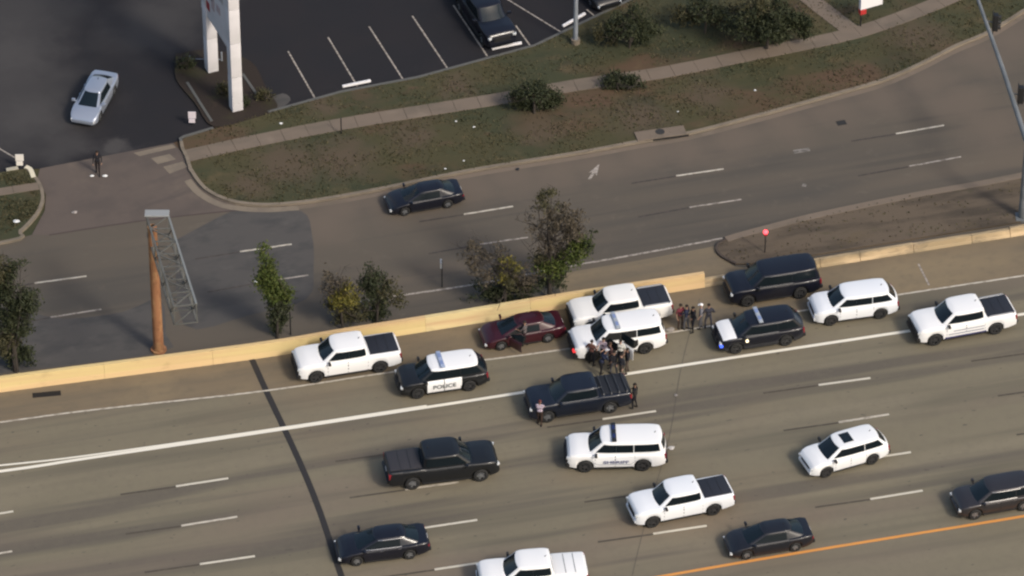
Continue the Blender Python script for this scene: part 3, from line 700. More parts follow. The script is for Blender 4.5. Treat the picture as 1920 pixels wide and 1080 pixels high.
        link('headlight', bm, M_LAMP, t, 40)
        zt_ = (pw(-hl + .12, S['top']) - .22) if kind != 'pickup' else 1.02; ww = wid(-hl + .05)
        bm = bmesh.new(); box(bm, (-hl + .05, s * (ww - .10), zt_), (.15, .20, .34 if kind != 'sedan' else .15), bev=.03)
        link('tail_light', bm, M_TAIL, t, 40)
        # sill step / cladding
        bm = bmesh.new(); box(bm, ((S['xf'] + S['xr']) / 2, s * hw * .955, S['sill'] - .01), (S['xf'] - S['xr'] - 2 * S['Ra'] - .06, .07, .09), bev=.02)
        link('side_sill', bm, M_TRIM, t)
        if rails:
            bm = bmesh.new(); tube(bm, [(r0 - .25, s * (wr - .10), zr + .01), (r0 - .35, s * (wr - .10), zr + .07), (r1 + .45, s * (wr - .10), zr + .07), (r1 + .35, s * (wr - .10), zr + .01)], .022, 6)
            link('roof_rail', bm, M_CHR if rails == 'chrome' else M_TRIM, t)
    # grille, bumpers, plates
    zf = pw(hl, S['top'])
    bm = bmesh.new(); gh = (.44 if darkfront else .34) if kind in ('pickup', 'tahoe') else .20
    gz = zf - gh / 2 - .02
    box(bm, (hl + (.02 if darkfront else -.01), 0, gz), (.14 if darkfront else .08, W * (.80 if darkfront else .52), gh), bev=.03); gr = link('grille', bm, M_TRIM, t)
    for k in range(3):
        bm = bmesh.new(); box(bm, (hl + (.095 if darkfront else .035), 0, gz + (k - 1) * gh * .28), (.02, W * .48, .022)); link('grille_bar', bm, M_CHR if chrome else M_TRIM, gr)
    bm = bmesh.new(); box(bm, (hl - (.0 if darkfront else .06), 0, S['sill'] + .20), (.28, W * (.90 if darkfront else .80), .26), bev=.07)
    link('front_bumper', bm, M_TRIM if (darkfront or kind == 'tahoe') and not chrome else (M_CHR if chrome and kind == 'pickup' else paint), t, 40)
    bm = bmesh.new(); box(bm, (hl - .05, 0, S['sill'] + .05), (.20, W * .66, .10), bev=.03); link('air_dam', bm, M_TRIM, t, 40)
    bm = bmesh.new(); box(bm, (-hl - .02, 0, S['sill'] + .24), (.20, W * .86, .20), bev=.05); link('rear_bumper', bm, M_TRIM if rim == 'dark' or kind == 'sedan' else paint, t, 40)
    bm = bmesh.new(); box(bm, (-hl - .03, 0, S['sill'] + .50), (.02, .32, .16)); link('number_plate', bm, M_PLATE, t)
    bm = bmesh.new(); box(bm, (w0 + .22, 0, pw(w0 + .22, S['top']) + .045), (.06, W * .62, .02)); link('wiper_cowl', bm, M_TRIM, t)
    if kind == 'pickup':
        bm = bmesh.new(); box(bm, (-hl - .004, 0, 1.0), (.03, W * .70, .44), bev=.01); link('tailgate', bm, paint, t)
        if tonneau:
            bm = bmesh.new(); box(bm, ((bed[0] + bed[1]) / 2, 0, 1.325), (bed[1] - bed[0] + .06, W * .80, .04), bev=.012); cv = link('bed_cover', bm, tonneau, t, 40)
            for k in range(2):
                bm = bmesh.new(); box(bm, (lerp(bed[0], bed[1], (k + 1) / 3), 0, 1.349), (.03, W * .77, .012)); link('cover_seam', bm, M_TRIM, cv)
        else:
            bm = bmesh.new(); box(bm, ((bed[0] + bed[1]) / 2, 0, .815), (bed[1] - bed[0] - .03, W * .76, .02))
            bl = link('bed_liner', bm, M_TRIM, t)
            for k in range(9):
                bm = bmesh.new(); box(bm, ((bed[0] + bed[1]) / 2, (k - 4) * W * .08, .835), (bed[1] - bed[0] - .06, .07, .02)); link('liner_rib', bm, M_TRIM, bl)
        if bedribs:
            for k in range(4):
                bm = bmesh.new(); x = lerp(bed[0] + .12, bed[1] - .12, k / 3); tube(bm, [(x, -W * .42, 1.30), (x, -W * .40, 1.38), (x, W * .40, 1.38), (x, W * .42, 1.30)], .06, 6)
                link('bed_bar', bm, mat('grey_bar', (.028, .030, .036), .5), t)
    if chrome or thin_trim:  # slim trim strips above and below the left windows
        bm = bmesh.new(); q = [side(lerp(xF(.08) - .2, D[1][1], k / 6), .07, 1) for k in range(7)]; tube(bm, [v + Vector((0, .02, 0)) for v in q], .012 if chrome else .008, 5)
        link('window_trim', bm, M_CHR if chrome else mat('dull_trim', (.16, .17, .18), .4), t)
        bm = bmesh.new(); q = [side(lerp(xF(.88) - .1, D[1][1] - .2, k / 6), .88, 1) for k in range(7)]; tube(bm, [v + Vector((0, .02, 0)) for v in q], .012 if chrome else .008, 5)
        link('window_trim', bm, M_CHR if chrome else mat('dull_trim', (.16, .17, .18), .4), t)
    if sunroof:
        bm = bmesh.new(); box(bm, (r0 - .65, 0, zr + .043), (.62, .84, .02), bev=.008); link('sunroof', bm, M_GLASS, t)
    if lightbar:
        bm = bmesh.new(); box(bm, (r0 - .62, 0, zr + .10), (.26, wr * 2 - .10, .09), bev=.035); lb = link('light_bar', bm, lightbar, t, 40)
        for s in (-1, 1):
            bm = bmesh.new(); box(bm, (r0 - .62, s * wr * .66, zr + .045), (.12, .08, .06)); link('bar_foot', bm, M_TRIM, lb)
            bm = bmesh.new(); box(bm, (r0 - .62, s * wr * .42, zr + .150), (.18, .34, .02), bev=.006); link('bar_lens', bm, mat('clear_blue_lens', (.20, .26, .45), .2, coat=.5) if lightbar is not M_TRIM else mat('dark_blue_lens', (.02, .03, .10), .2), lb)
    if text:
        zt0 = S['sill'] + .41
        lm = mat('lettering_' + text[1], {'black': (.10, .11, .11), 'blue': (.13, .14, .24)}[text[1]], .6)
        lettering(text[0], text[2], lm, t, (D[0][1] - .02 + text[3], surf(0, 2).y + .040, zt0), text[4])
    if stripes:
        for (xa, xb, k0, k1, m) in stripes:
            bm = patch(lambda u, v: surf(lerp(xa, xb, u), lerp(k0, k1, v)), 8, 2, .017, .002, sign=1); link('side_stripe', bm, m, t)
    if light:
        for (kx, ky, kz, m, sz) in light:
            bm = bmesh.new(); box(bm, (kx, ky, kz), (sz, sz, sz * .8), bev=sz * .25); link('flasher', bm, m, t, 40)
    if pushbar and kind == 'pickup':
        for q in (-1, 1):
            bm = bmesh.new(); tube(bm, [(bed[0] + .05, q * W * .43, 1.30), (bed[0] + .12, q * W * .43, 1.38), (bed[1] - .1, q * W * .43, 1.38), (bed[1], q * W * .43, 1.30)], .03, 6); link('bed_rail', bm, mat('bed_rail_grey', (.22, .23, .25), .4), t)
    if pushbar:
        bm = bmesh.new()
        for s in (-1, 1): tube(bm, [(hl + .06, s * .32, .35), (hl + .14, s * .32, .60), (hl + .08, s * .32, .98)], .035, 6)
        for z in (.55, .8): tube(bm, [(hl + .13, -.6, z), (hl + .14, 0, z), (hl + .13, .6, z)], .03, 6)
        link('push_bar', bm, M_TRIM, t)
    bm = bmesh.new(); tube(bm, [(r1 + .3, 0, zr + .02), (r1 + .22, 0, zr + .13)], [.03, .01], 5); link('antenna', bm, M_TRIM, t)
    if nudge: t.location.y += nudge
    return t

P_W = mat('white_paint', (.80, .80, .80), .35, coat=.5)
P_WC = mat('cool_white_paint', (.76, .78, .81), .3, coat=.5); P_WD = mat('dusty_white_paint', (.78, .77, .745), .45, coat=.3)
P_W2 = mat('white_paint_pearl', (.78, .79, .80), .3, coat=.6)
P_BK = mat('black_paint', (.009, .010, .012), .35, coat=.35, spec=.35)
P_NV = mat('navy_paint', (.008, .011, .020), .35, coat=.35, spec=.35)
P_BKN = mat('black_blue_paint', (.007, .008, .014), .32, coat=.35, spec=.35)
P_RED = mat('dark_red_paint', (.036, .005, .010), .35, coat=.4, spec=.4)
P_GRY = mat('grey_brown_paint', (.034, .031, .034), .35, .3, coat=.4)
P_SIL = mat('silver_paint', (.38, .42, .50), .3, .5, coat=.6)
P_DGR = mat('charcoal_paint', (.011, .012, .017), .35, coat=.35, spec=.35)
T_BK = mat('vinyl_bed_cover', (.016, .018, .026), .6)
T_NB = mat('dark_bed_cover', (.014, .015, .019), .6); T_GR = mat('grey_bed_cover', (.030, .028, .032), .6)
LB = mat('light_bar_grey_blue', (.30, .36, .50), .3, coat=.4)
LBG = mat('light_bar_grey', (.32, .35, .39), .3, coat=.4)
ST_B = mat('blue_decal', (.045, .045, .14), .5); ST_G = mat('grey_decal', (.30, .31, .36), .5)
GP = 'police vehicles stopped on the freeway shoulder'; GT = 'cars and pickups on the freeway lanes'; GL = 'cars parked in the lot'
vehicle('silver_sedan', 'sedan', 177, 179, -105, P_SIL, 'silver sedan alone on the dark parking lot, nose toward the driveway', 'car', GL, scale=0.93, thin_trim=True)
vehicle('parked_pickup', 'pickup', 908, 20, -68, P_BKN, 'black pickup parked nose-in at a white wheel stop in the lot', 'pickup', GL)
vehicle('parked_car', 'sedan', 1110, -36, -64, P_BK, 'black car cut by the top edge, parked right of the light pole', 'car', GL)
vehicle('black_sedan', 'sedan', 795, 364, 196, P_BKN, 'black sedan driving alone on the frontage road beside the grass kerb', 'car', 'cars driving', scale=0.9)
vehicle('white_pickup', 'pickup', 650, 663, 194, P_W, 'white pickup with black bed cover, leftmost vehicle stopped along the tan barrier', 'pickup', GP, darkfront=True, scale=0.985, tonneau=T_BK, rim='dark')
vehicle('police_suv', 'suv', 828, 698, 193, P_BK, 'black police SUV with white roof and white doors lettered POLICE', 'police car', GP, scale=0.975, roofm=P_W, doorm=P_W, lightbar=LB, text=('POLICE', 'black', .36, 0.0, 1.15), rim='dark', pushbar=True, light=[(-2.3, .86, 1.0, M_REDL, .12)])
vehicle('dark_red_sedan', 'sedan', 979, 614, 195, P_RED, 'dark red sedan beside the barrier with its front door open', 'car', GP, scale=0.95, open_doors=[('left', 'front')])
vehicle('white_pickup', 'pickup', 1162, 572, 194, P_WD, 'white pickup with black bed, hard against the barrier behind the white police SUV', 'pickup', GP, tonneau=T_BK, rim='dark', pushbar=True, scale=.965)
vehicle('white_police_suv', 'tahoe', 1158, 626, 193, P_W, 'white police SUV with grey light bar, doors open and people around it', 'police car', GP, scale=0.97, lightbar=LBG, open_doors=[('left', 'rear'), ('left', 'front')], rim='dark', light=[(2.74, .74, .84, M_REDL, .24)], pushbar=True)
vehicle('large_black_suv', 'tahoe', 1448, 523, 194, P_BKN, 'large unmarked black SUV parked against the low barrier', 'car', GP, scale=0.985, rim='dark', rails=False, thin_trim=True)
vehicle('police_suv', 'suv', 1422, 614, 194, P_BKN, 'black police SUV with white hood, blue flasher lit, beside the solid white line', 'police car', GP, scale=0.97, hoodm=P_W, lightbar=LBG, rim='dark', light=[(2.42, .78, .66, M_BLUEL, .26), (1.0, 1.12, .98, M_WARML, .16)], thin_trim=True, pushbar=True)
vehicle('white_suv', 'suv', 1600, 563, 192, P_WC, 'plain white SUV behind the large black SUV on the shoulder', 'car', GP, scale=0.96, rim='dark')
vehicle('police_pickup', 'pickup', 1805, 593, 196, P_W, 'white police pickup with blue sill stripe, rightmost vehicle on the shoulder', 'police car', GP, tonneau=T_BK, scale=.98, rim='dark', pushbar=True,
        stripes=[(1.38, -1.1, .02, .62, ST_B), (1.2, -.95, 1.25, 1.6, ST_G), (.9, -.98, 2.2, 2.5, ST_G)])
vehicle('navy_pickup', 'pickup', 1083, 738, 193, P_NV, 'navy blue pickup stopped in the left lane with people around it', 'pickup', GT, scale=0.965, thin_trim=True, bedribs=True, tonneau=T_NB)
vehicle('black_pickup', 'pickup', 827, 864, 10.5, P_BK, 'black pickup with grey bed cover, the only vehicle facing right', 'pickup', GT, scale=1.02, tonneau=T_GR)
vehicle('sheriff_suv', 'tahoe', 1155, 838, 182, P_W, 'white police SUV with dark light bar and lettered doors, right below the navy pickup', 'police car', GT, lightbar=M_TRIM, text=('SHERIFF', 'blue', .27, -.05, 1.5), rim='dark', pushbar=True, stripes=[(1.25, -1.05, 1.0, 1.15, ST_G)])
vehicle('white_suv', 'kia', 1583, 842, 203, P_W2, 'white SUV with black sunroof, angled in its lane right of the lettered white SUV', 'car', GT, scale=0.945, sunroof=True, rim='dark')
vehicle('white_pickup', 'pickup', 1276, 932, 197, P_WC, 'white pickup with black bed cover driving just above the dark sedan', 'pickup', GT, scale=0.94, tonneau=T_BK, rim='dark')
vehicle('grey_suv', 'kia', 1868, 924, 195, P_GRY, 'dark grey-brown SUV cut by the right edge near the orange line', 'car', GT, scale=0.94, chrome=True)
vehicle('black_sedan', 'sedan', 716, 1016, 191, P_BKN, 'black sedan with chrome window trim on the dark expansion joint', 'car', GT, chrome=True)
vehicle('dark_sedan', 'sedan', 1441, 1004, 194, P_DGR, 'charcoal sedan right above the orange line', 'car', GT, scale=0.94)
vehicle('white_pickup', 'pickup', 998, 1070, 187, P_W, 'white pickup with white bed cover cut by the bottom edge', 'pickup', GT, scale=0.97, tonneau=P_W, rim='dark')

# ------------------------------------------------------------ people
def capsule(bm, a, b, ra, rb, n=10):
    a, b = Vector(a), Vector(b); d = (b - a); u = d.normalized() if d.length else Vector((0, 0, 1)); pts, rad = [], []
    for k in (0, .35, .7): pts.append(a - u * ra * math.cos(math.pi / 2 * k)); rad.append(max(ra * math.sin(math.pi / 2 * k), ra * .12))
    pts += [a, b]; rad += [ra, rb]
    for k in (.7, .35, 0): pts.append(b + u * rb * math.cos(math.pi / 2 * k)); rad.append(max(rb * math.sin(math.pi / 2 * k), rb * .12))
    tube(bm, pts, rad, n)
SKINS = [mat('skin_light', (.42, .26, .19), .6), mat('skin_tan', (.26, .15, .10), .6), mat('skin_dark', (.10, .055, .04), .6)]
def person(px, py, yaw, shirt, pants, label, skin=0, hair=(.02, .015, .012), h=1.78, pose='stand', cap=None, vest=None, sleeves=False, lean=0.0, z0=0.0, group='officers and people around the stopped vehicles', shoes=(.015, .015, .015), mirror=False):
    p = G(px, py, z0); t = empty('person', (p.x, p.y, z0), R(yaw)); k = h / 1.78
    V = lambda x, y, z: Vector((x * k + math.sin(lean) * max(0, z - .92) * k, (-y if mirror else y) * k, z * k))
    wl, wr_ = (0.0, 0.0)
    step = {'stand': .04, 'walk': .20, 'wide': .06, 'reach': .10}[pose]; ys = .10 if pose != 'wide' else .16
    J = []   # a,b,ra,rb,material: 0 shirt 1 pants 2 skin 3 shoe
    for s, sx in ((1, step), (-1, -step)):
        hip = V(0, s * .09, .92); knee = V(sx * .6 + .04, s * ys, .50); ank = V(sx, s * ys, .10)
        J += [(hip, knee, .085, .060, 1), (knee, ank, .058, .042, 1), (ank, V(sx, s * ys, .05), .042, .045, 3), (V(sx - .03, s * ys, .045), V(sx + .15, s * (ys + .02), .04), .045, .035, 3)]
    J += [(V(0, -.07, .95), V(0, .07, .95), .11, .11, 1), (V(0, -.05, 1.05), V(0, .05, 1.05), .115, .115, 0), (V(0, -.09, 1.30), V(0, .09, 1.30), .12, .12, 0), (V(0, -.15, 1.42), V(0, .15, 1.42), .07, .07, 0),
          (V(0, 0, 1.42), V(.01, 0, 1.54), .055, .05, 2), (V(.015, 0, 1.62), V(.02, 0, 1.69), .082, .092, 2), (V(.06, 0, 1.58), V(.07, 0, 1.60), .045, .04, 2), (V(.105, 0, 1.63), V(.112, 0, 1.61), .014, .016, 2),
          (V(.01, -.09, 1.64), V(.01, .09, 1.64), .018, .018, 2)]
    hands = []
    for s in (1, -1):
        sh = V(0, s * .19, 1.42)
        if pose == 'reach': el = V(.18, s * .24, 1.18); wrp = V(.42, s * .16, 1.16)
        elif pose == 'wide': el = V(-.04, s * .34, 1.18); wrp = V(.14, s * .22, 1.06)
        elif pose == 'walk': el = V(-s * .10, s * .25, 1.14); wrp = V(-s * .06 + .12, s * .26, .92)
        else: el = V(-.02, s * .26, 1.14); wrp = V(.10, s * .25, .90)
        J += [(sh, el, .052, .042, 0), (el, wrp, .040, .028, 0 if sleeves else 2)]
        d = (wrp - el).normalized(); pal = wrp + d * .09 * k
        J += [(wrp + d * .02, pal, .034, .036, 2)]; hands.append((wrp, pal, d, s))
    bm = bmesh.new()
    for a, b, ra, rb, m in J: capsule(bm, a, b, ra * k, rb * k)
    me = bpy.data.meshes.new('tmp'); bm.to_mesh(me); bm.free(); ob = bpy.data.objects.new('tmp', me); COL.objects.link(ob)
    md = ob.modifiers.new('r', 'REMESH'); md.mode = 'VOXEL'; md.voxel_size = .02; sm = ob.modifiers.new('s', 'SMOOTH'); sm.iterations = 3; sm.factor = .5
    dg = bpy.context.evaluated_depsgraph_get(); me2 = bpy.data.meshes.new_from_object(ob.evaluated_get(dg)); bpy.data.objects.remove(ob)
    bm = bmesh.new(); bm.from_mesh(me2); bpy.data.meshes.remove(me2)
    for f in bm.faces:
        c = f.calc_center_median(); best = 9; f.smooth = True
        for a, b, ra, rb, m in J:
            ab = b - a; tt = max(0, min(1, (c - a).dot(ab) / ab.length_squared if ab.length_squared else 0)); dd = abs((c - a - ab * tt).length - lerp(ra, rb, tt) * k)
            if dd < best: best = dd; f.material_index = m
    n0 = len(bm.faces)
    for wrp, pal, d, s in hands:                              # five fingers, unequal and curled
        side_ = d.cross(Vector((0, 1, 0))).normalized(); nrm = Vector((0, -s, 0)) * (1 if not mirror else -1)
        for q, ln in enumerate((.070, .080, .076, .060)):
            a = pal + side_ * (q - 1.5) * .019 * k; m1 = a + d * ln * .55 * k + nrm * .012; e = m1 + d * ln * .40 * k + nrm * .028
            tube(bm, [a, m1, e], [.009, .0085, .006], 5)
        a = wrp + d * .045 * k + side_ * .030; tube(bm, [a, a + side_ * .02 + d * .03 + nrm * .02, a + side_ * .018 + d * .06 + nrm * .035], [.011, .010, .007], 5)
    bm.faces.ensure_lookup_table()
    for f in bm.faces[n0:]: f.material_index = 2
    key = lambda c, n: mat(f'{n}_{c[0]:.3f}_{c[1]:.3f}_{c[2]:.3f}', c, .85, spec=.3)
    link('body', bm, [key(shirt, 'shirt'), key(pants, 'trousers'), SKINS[skin], key(shoes, 'shoes')], t)
    # hair or cap
    def dome(name, c, r, zcut, m, brim=False):
        bm = bmesh.new(); g = bmesh.ops.create_uvsphere(bm, u_segments=14, v_segments=10, radius=r)
        bmesh.ops.delete(bm, geom=[v for v in bm.verts if v.co.z < zcut and (v.co.x > -r * .2 or v.co.z < zcut * 2.4 - .03)], context='VERTS')
        bmesh.ops.scale(bm, vec=(1.08, .98, 1.0), verts=bm.verts)
        if brim:
            box(bm, (r * 1.15, 0, -.005), (.10, .14, .012), bev=.004)
        bmesh.ops.translate(bm, vec=c, verts=bm.verts); link(name, bm, m, t, 60)
    hc = V(.012, 0, 1.685)
    dome('hair', hc, .103 * k, .0, key(hair, 'hair'))
    for s in (-1, 1):
        bm = bmesh.new(); bmesh.ops.create_uvsphere(bm, u_segments=6, v_segments=5, radius=.011); bmesh.ops.translate(bm, vec=V(.098, s * .032, 1.655), verts=bm.verts); link('eye', bm, M_TRIM, t)
    bm = bmesh.new(); box(bm, V(.112, 0, 1.585), (.008, .045, .010)); link('mouth', bm, mat('lip', (.18, .06, .05), .6), t)
    if cap: dome('cap', hc + Vector((0, 0, .012)), .110 * k, .01, key(cap, 'cap'), True)
    if vest:
        bm = bmesh.new(); g = bmesh.ops.create_cone(bm, cap_ends=False, segments=16, radius1=.17, radius2=.185, depth=.40)
        bmesh.ops.scale(bm, vec=(.80, 1.14, 1), verts=bm.verts); bmesh.ops.translate(bm, vec=V(0, 0, 1.23), verts=bm.verts); link('vest', bm, key(vest, 'vest'), t, 50)
    bm = bmesh.new(); g = bmesh.ops.create_cone(bm, cap_ends=False, segments=14, radius1=.140 * k, radius2=.140 * k, depth=.05)
    bmesh.ops.scale(bm, vec=(.86, 1.22, 1), verts=bm.verts); bmesh.ops.translate(bm, vec=V(0, 0, .985), verts=bm.verts); link('belt', bm, M_TRIM, t, 50)
    tag(t, label, 'person', group); return t
BLK = (.012, .012, .016); NVY = (.018, .022, .045); GRY = (.09, .09, .10); MAR = (.12, .022, .032); PNK = (.42, .33, .36); KHA = (.16, .13, .10); DBR = (.05, .03, .022)
person(1109, 684, 60, (.10, .045, .035), BLK, 'person in brown-red shirt nearest the red flasher of the white police SUV', 1, pose='wide')
person(1131, 679, 240, PNK, BLK, 'person in pale pink shirt among the group beside the open SUV doors', 0, pose='reach')
person(1144, 688, 200, (.11, .06, .055), BLK, 'brown haired person in muted red-brown shirt beside the open SUV door', 1, hair=(.05, .03, .02))
person(1151, 704, 120, BLK, GRY, 'person in black top and grey trousers above the navy pickup bed', 1, vest=BLK, pose='walk')
person(1163, 683, 250, (.55, .54, .50), BLK, 'person in off-white shirt in the opening of the SUV rear door', 0)
person(1176, 699, 180, BLK, (.07, .055, .045), 'person in black uniform, rightmost of the group by the white police SUV', 1, vest=BLK, pose='wide', sleeves=True)
person(1126, 705, 30, NVY, BLK, 'person in navy uniform bending over the navy pickup with a pale cap', 1, cap=(.45, .44, .46), pose='reach', lean=.5, sleeves=True)
person(1165, 709, 220, (.03, .03, .036), KHA, 'person in dark shirt and khaki trousers behind the navy pickup bed', 0, sleeves=True)
person(1275, 616, 300, MAR, DBR, 'person in maroon shirt next to the white pickup tailgate', 1, pose='stand')
person(1287, 618, 150, NVY, GRY, 'person in navy shirt and grey trousers beside the person in maroon', 1, pose='reach', sleeves=True)
person(1299, 621, 200, BLK, BLK, 'person all in black in the middle of the group of five', 1, vest=BLK, sleeves=True, pose='wide')
person(1314, 616, 170, (.14, .14, .16), GRY, 'person in grey clothes with a white cap near the police SUV nose', 0, cap=(.75, .74, .74))
person(1328, 616, 100, (.03, .03, .04), (.06, .06, .075), 'person in dark grey jacket closest to the blue flasher', 1, sleeves=True, pose='wide')
person(984, 648, 160, (.10, .085, .085), (.035, .015, .02), 'person in brown-grey shirt standing at the open door of the red sedan', 1, pose='reach', hair=(.03, .02, .02))
person(1012, 797, 80, (.36, .30, .35), DBR, 'person in pale mauve shirt at the front wheel of the navy pickup', 1, hair=(.10, .03, .03), pose='reach')
person(1190, 765, 170, BLK, BLK, 'person in black standing behind the navy pickup tailgate', 1, pose='reach', vest=(.03, .028, .026))
person(184, 326, 270, BLK, (.02, .014, .014), 'lone person in black walking on the driveway below the silver sedan', 1, h=1.7, pose='walk', group='people on foot', sleeves=True)

# ------------------------------------------------------------ signs, poles, structures
def px_h(px, py, dy):       # height in metres of something dy pixels tall standing at a picture point
    return dy / (FPX / (G(px, py) - CPOS).dot(FWD) * math.cos(TH))
# pylon sign
nb, fb = G(443, 206), G(397, 133)
t = empty('pylon_sign', (nb + fb) / 2); dv = nb - fb; t.rotation_euler = (0, 0, math.atan2(dv.y, dv.x)); hd = dv.length / 2
for s in (1, -1):
    for k in range(7):
        bm = bmesh.new(); box(bm, (s * hd, 0, 2.45 * k + 1.225 + .12), (.66, .66, 2.43), bev=.02); link('post_panel', bm, M_SIGNW, t, 30)
bm = bmesh.new(); box(bm, (-.45, 0, 10.6), (2 * hd - .4 + .9, .50, 12.6), bev=.03); sp = link('sign_cabinet', bm, M_SIGNW, t, 30)
M_SP = mat('sign_faded_pink', (.42, .33, .33), .5); M_SR = mat('sign_red', (.30, .03, .035), .5); M_SB = mat('sign_dark', (.04, .045, .07), .5)
for (x, z, sx, sz, m, a) in [(-1.7, 5.25, .9, .55, M_SR, 0), (-.6, 6.0, .5, .9, M_SP, 0), (-1.5, 6.6, 1.9, .22, M_SB, .5), (.35, 6.2, .6, .5, M_SP, 0), (.8, 7.4, .8, .6, mat('sign_grey', (.35, .34, .34), .5), 0), (-1.6, 7.8, .9, .5, M_SB, 0)]:
    bm = bmesh.new(); box(bm, (0, 0, 0), (sx, .03, sz), mat4=Matrix.Rotation(a, 4, 'Y')); bmesh.ops.translate(bm, vec=(x, -.262, z), verts=bm.verts); link('sign_marking', bm, m, sp)
tag(t, 'tall white pylon sign on two square posts in the planting bed', 'sign')
# little white pipe in the bed
t = empty('pipe_rail', G(385, 114)); bm = bmesh.new()
A, B = G(356, 116) - G(385, 114), G(416, 117) - G(385, 114)
tube(bm, [(A.x, A.y, .1), (A.x, A.y, .45)], .04, 6); link('post', bm, M_POLE, t)
bm = bmesh.new(); tube(bm, [(B.x, B.y, .1), (B.x, B.y, .75)], .06, 6); link('post', bm, M_POLE, t)
bm = bmesh.new(); tube(bm, [(A.x, A.y, .22), (B.x, B.y, .22)], .03, 6); link('rail', bm, M_POLE, t)
tag(t, 'low pale pipe rail between the pylon sign posts', 'rail')
def board_sign(px, py, w_, h1, h2, m, label):
    t = empty('board_sign', G(px, py)); bm = bmesh.new(); box(bm, (0, 0, .25 + h2 + h1 / 2), (w_, .05, h1), bev=.01); link('upper_board', bm, m, t)
    bm = bmesh.new(); box(bm, (-.02, 0, .22 + h2 / 2), (w_ * .8, .05, h2 - .03), bev=.01); link('lower_board', bm, m, t)
    bm = bmesh.new(); tube(bm, [(0, .06, 0), (0, .06, .35 + h2)], .03, 6); link('post', bm, M_TRIM, t); tag(t, label, 'sign')
board_sign(361, 236, .46, .48, .30, mat('board_pinkwhite', (.62, .56, .60), .6), 'small white two-tier board sign on the dark lot left of the bed')
board_sign(38, 316, .48, .46, .32, mat('board_white', (.72, .68, .62), .6), 'small white board sign at the grass corner on the left edge')
# sign structure: rusty column and lattice truss reaching over the freeway shoulder
cb = G(297, 664); H = 8.75
t = empty('sign_gantry', (cb.x, cb.y + .35, 0))
bm = bmesh.new(); tube(bm, [(0, 0, 0), (0, 0, H)], [.30, .26], 16); link('column', bm, M_RUST, t, 40)
bm = bmesh.new(); tube(bm, [(0, 0, 0), (0, 0, .12)], .45, 12); link('base_plate', bm, M_RUST, t)
def loc(px, py, z): q = G(px, py, z); return q - t.location
c0a, c0b = loc(308, 404, H), loc(338, 430, H - .6)
e_far = [loc(285, 405, H), loc(310, 405, H), loc(285, 430, H - 1.0)]
tops = [loc(279, 398, H), loc(312, 398, H)]; ends = [loc(327, 607, H - 1.3), loc(371, 603, H - 1.3)]
tops = [Vector((-.35, .95, H)), Vector((.85, .95, H))]
ends = [loc(326, 575, H), loc(368, 570, H)]
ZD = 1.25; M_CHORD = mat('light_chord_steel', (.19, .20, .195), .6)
for i in (0, 1):
    for dz in (0, -ZD):
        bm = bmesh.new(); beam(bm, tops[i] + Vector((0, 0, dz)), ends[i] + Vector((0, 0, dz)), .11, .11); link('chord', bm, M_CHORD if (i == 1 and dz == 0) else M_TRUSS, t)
N = 7
for k in range(N + 1):
    a, b = tops[0].lerp(ends[0], k / N), tops[1].lerp(ends[1], k / N)
    for dz in (0, -ZD):
        bm = bmesh.new(); beam(bm, a + Vector((0, 0, dz)), b + Vector((0, 0, dz)), .06, .06); link('cross_strut', bm, M_TRUSS, t)
    for q in (a, b):
        bm = bmesh.new(); beam(bm, q, q + Vector((0, 0, -ZD)), .06, .06); link('upright', bm, M_TRUSS, t)
    if k < N:
        a2, b2 = tops[0].lerp(ends[0], (k + 1) / N), tops[1].lerp(ends[1], (k + 1) / N)
        for dz in (0, -ZD):
            bm = bmesh.new(); beam(bm, (a if k % 2 else b) + Vector((0, 0, dz)), (b2 if k % 2 else a2) + Vector((0, 0, dz)), .055, .055); link('diagonal', bm, M_TRUSS, t)
        for u, v in ((a, a2), (b, b2)):
            bm = bmesh.new(); beam(bm, u + Vector((0, 0, 0 if k % 2 else -ZD)), v + Vector((0, 0, -ZD if k % 2 else 0)), .055, .055); link('diagonal', bm, M_TRUSS, t)
bm = bmesh.new(); box(bm, (.22, 1.05, H + .12), (1.35, .55, .10), bev=.02); link('cap_plate', bm, mat('cap_grey', (.26, .27, .27), .6), t)
bm = bmesh.new(); tube(bm, [(.05, .1, H - .4), (.05, .1, H)], .12, 8); link('lamp_housing', bm, M_SIGNW, t)
tag(t, 'rusty orange column behind the barrier carrying a grey lattice truss arm', 'sign gantry')
# light pole in the verge
t = empty('light_pole', G(1079, 84)); bm = bmesh.new(); tube(bm, [(0, 0, .1), (0, 0, 9.5)], [.15, .10], 12); link('pole', bm, M_POLE, t, 40)
bm = bmesh.new(); tube(bm, [(0, 0, 0), (0, 0, .45)], .28, 12); link('footing', bm, M_KERB, t, 40)
bm = bmesh.new(); box(bm, (-.5, 0, 9.5), (.8, .35, .12), bev=.03); link('luminaire', bm, M_POLE, t); tag(t, 'grey-blue light pole on the grass beside the parking lot', 'street lamp')
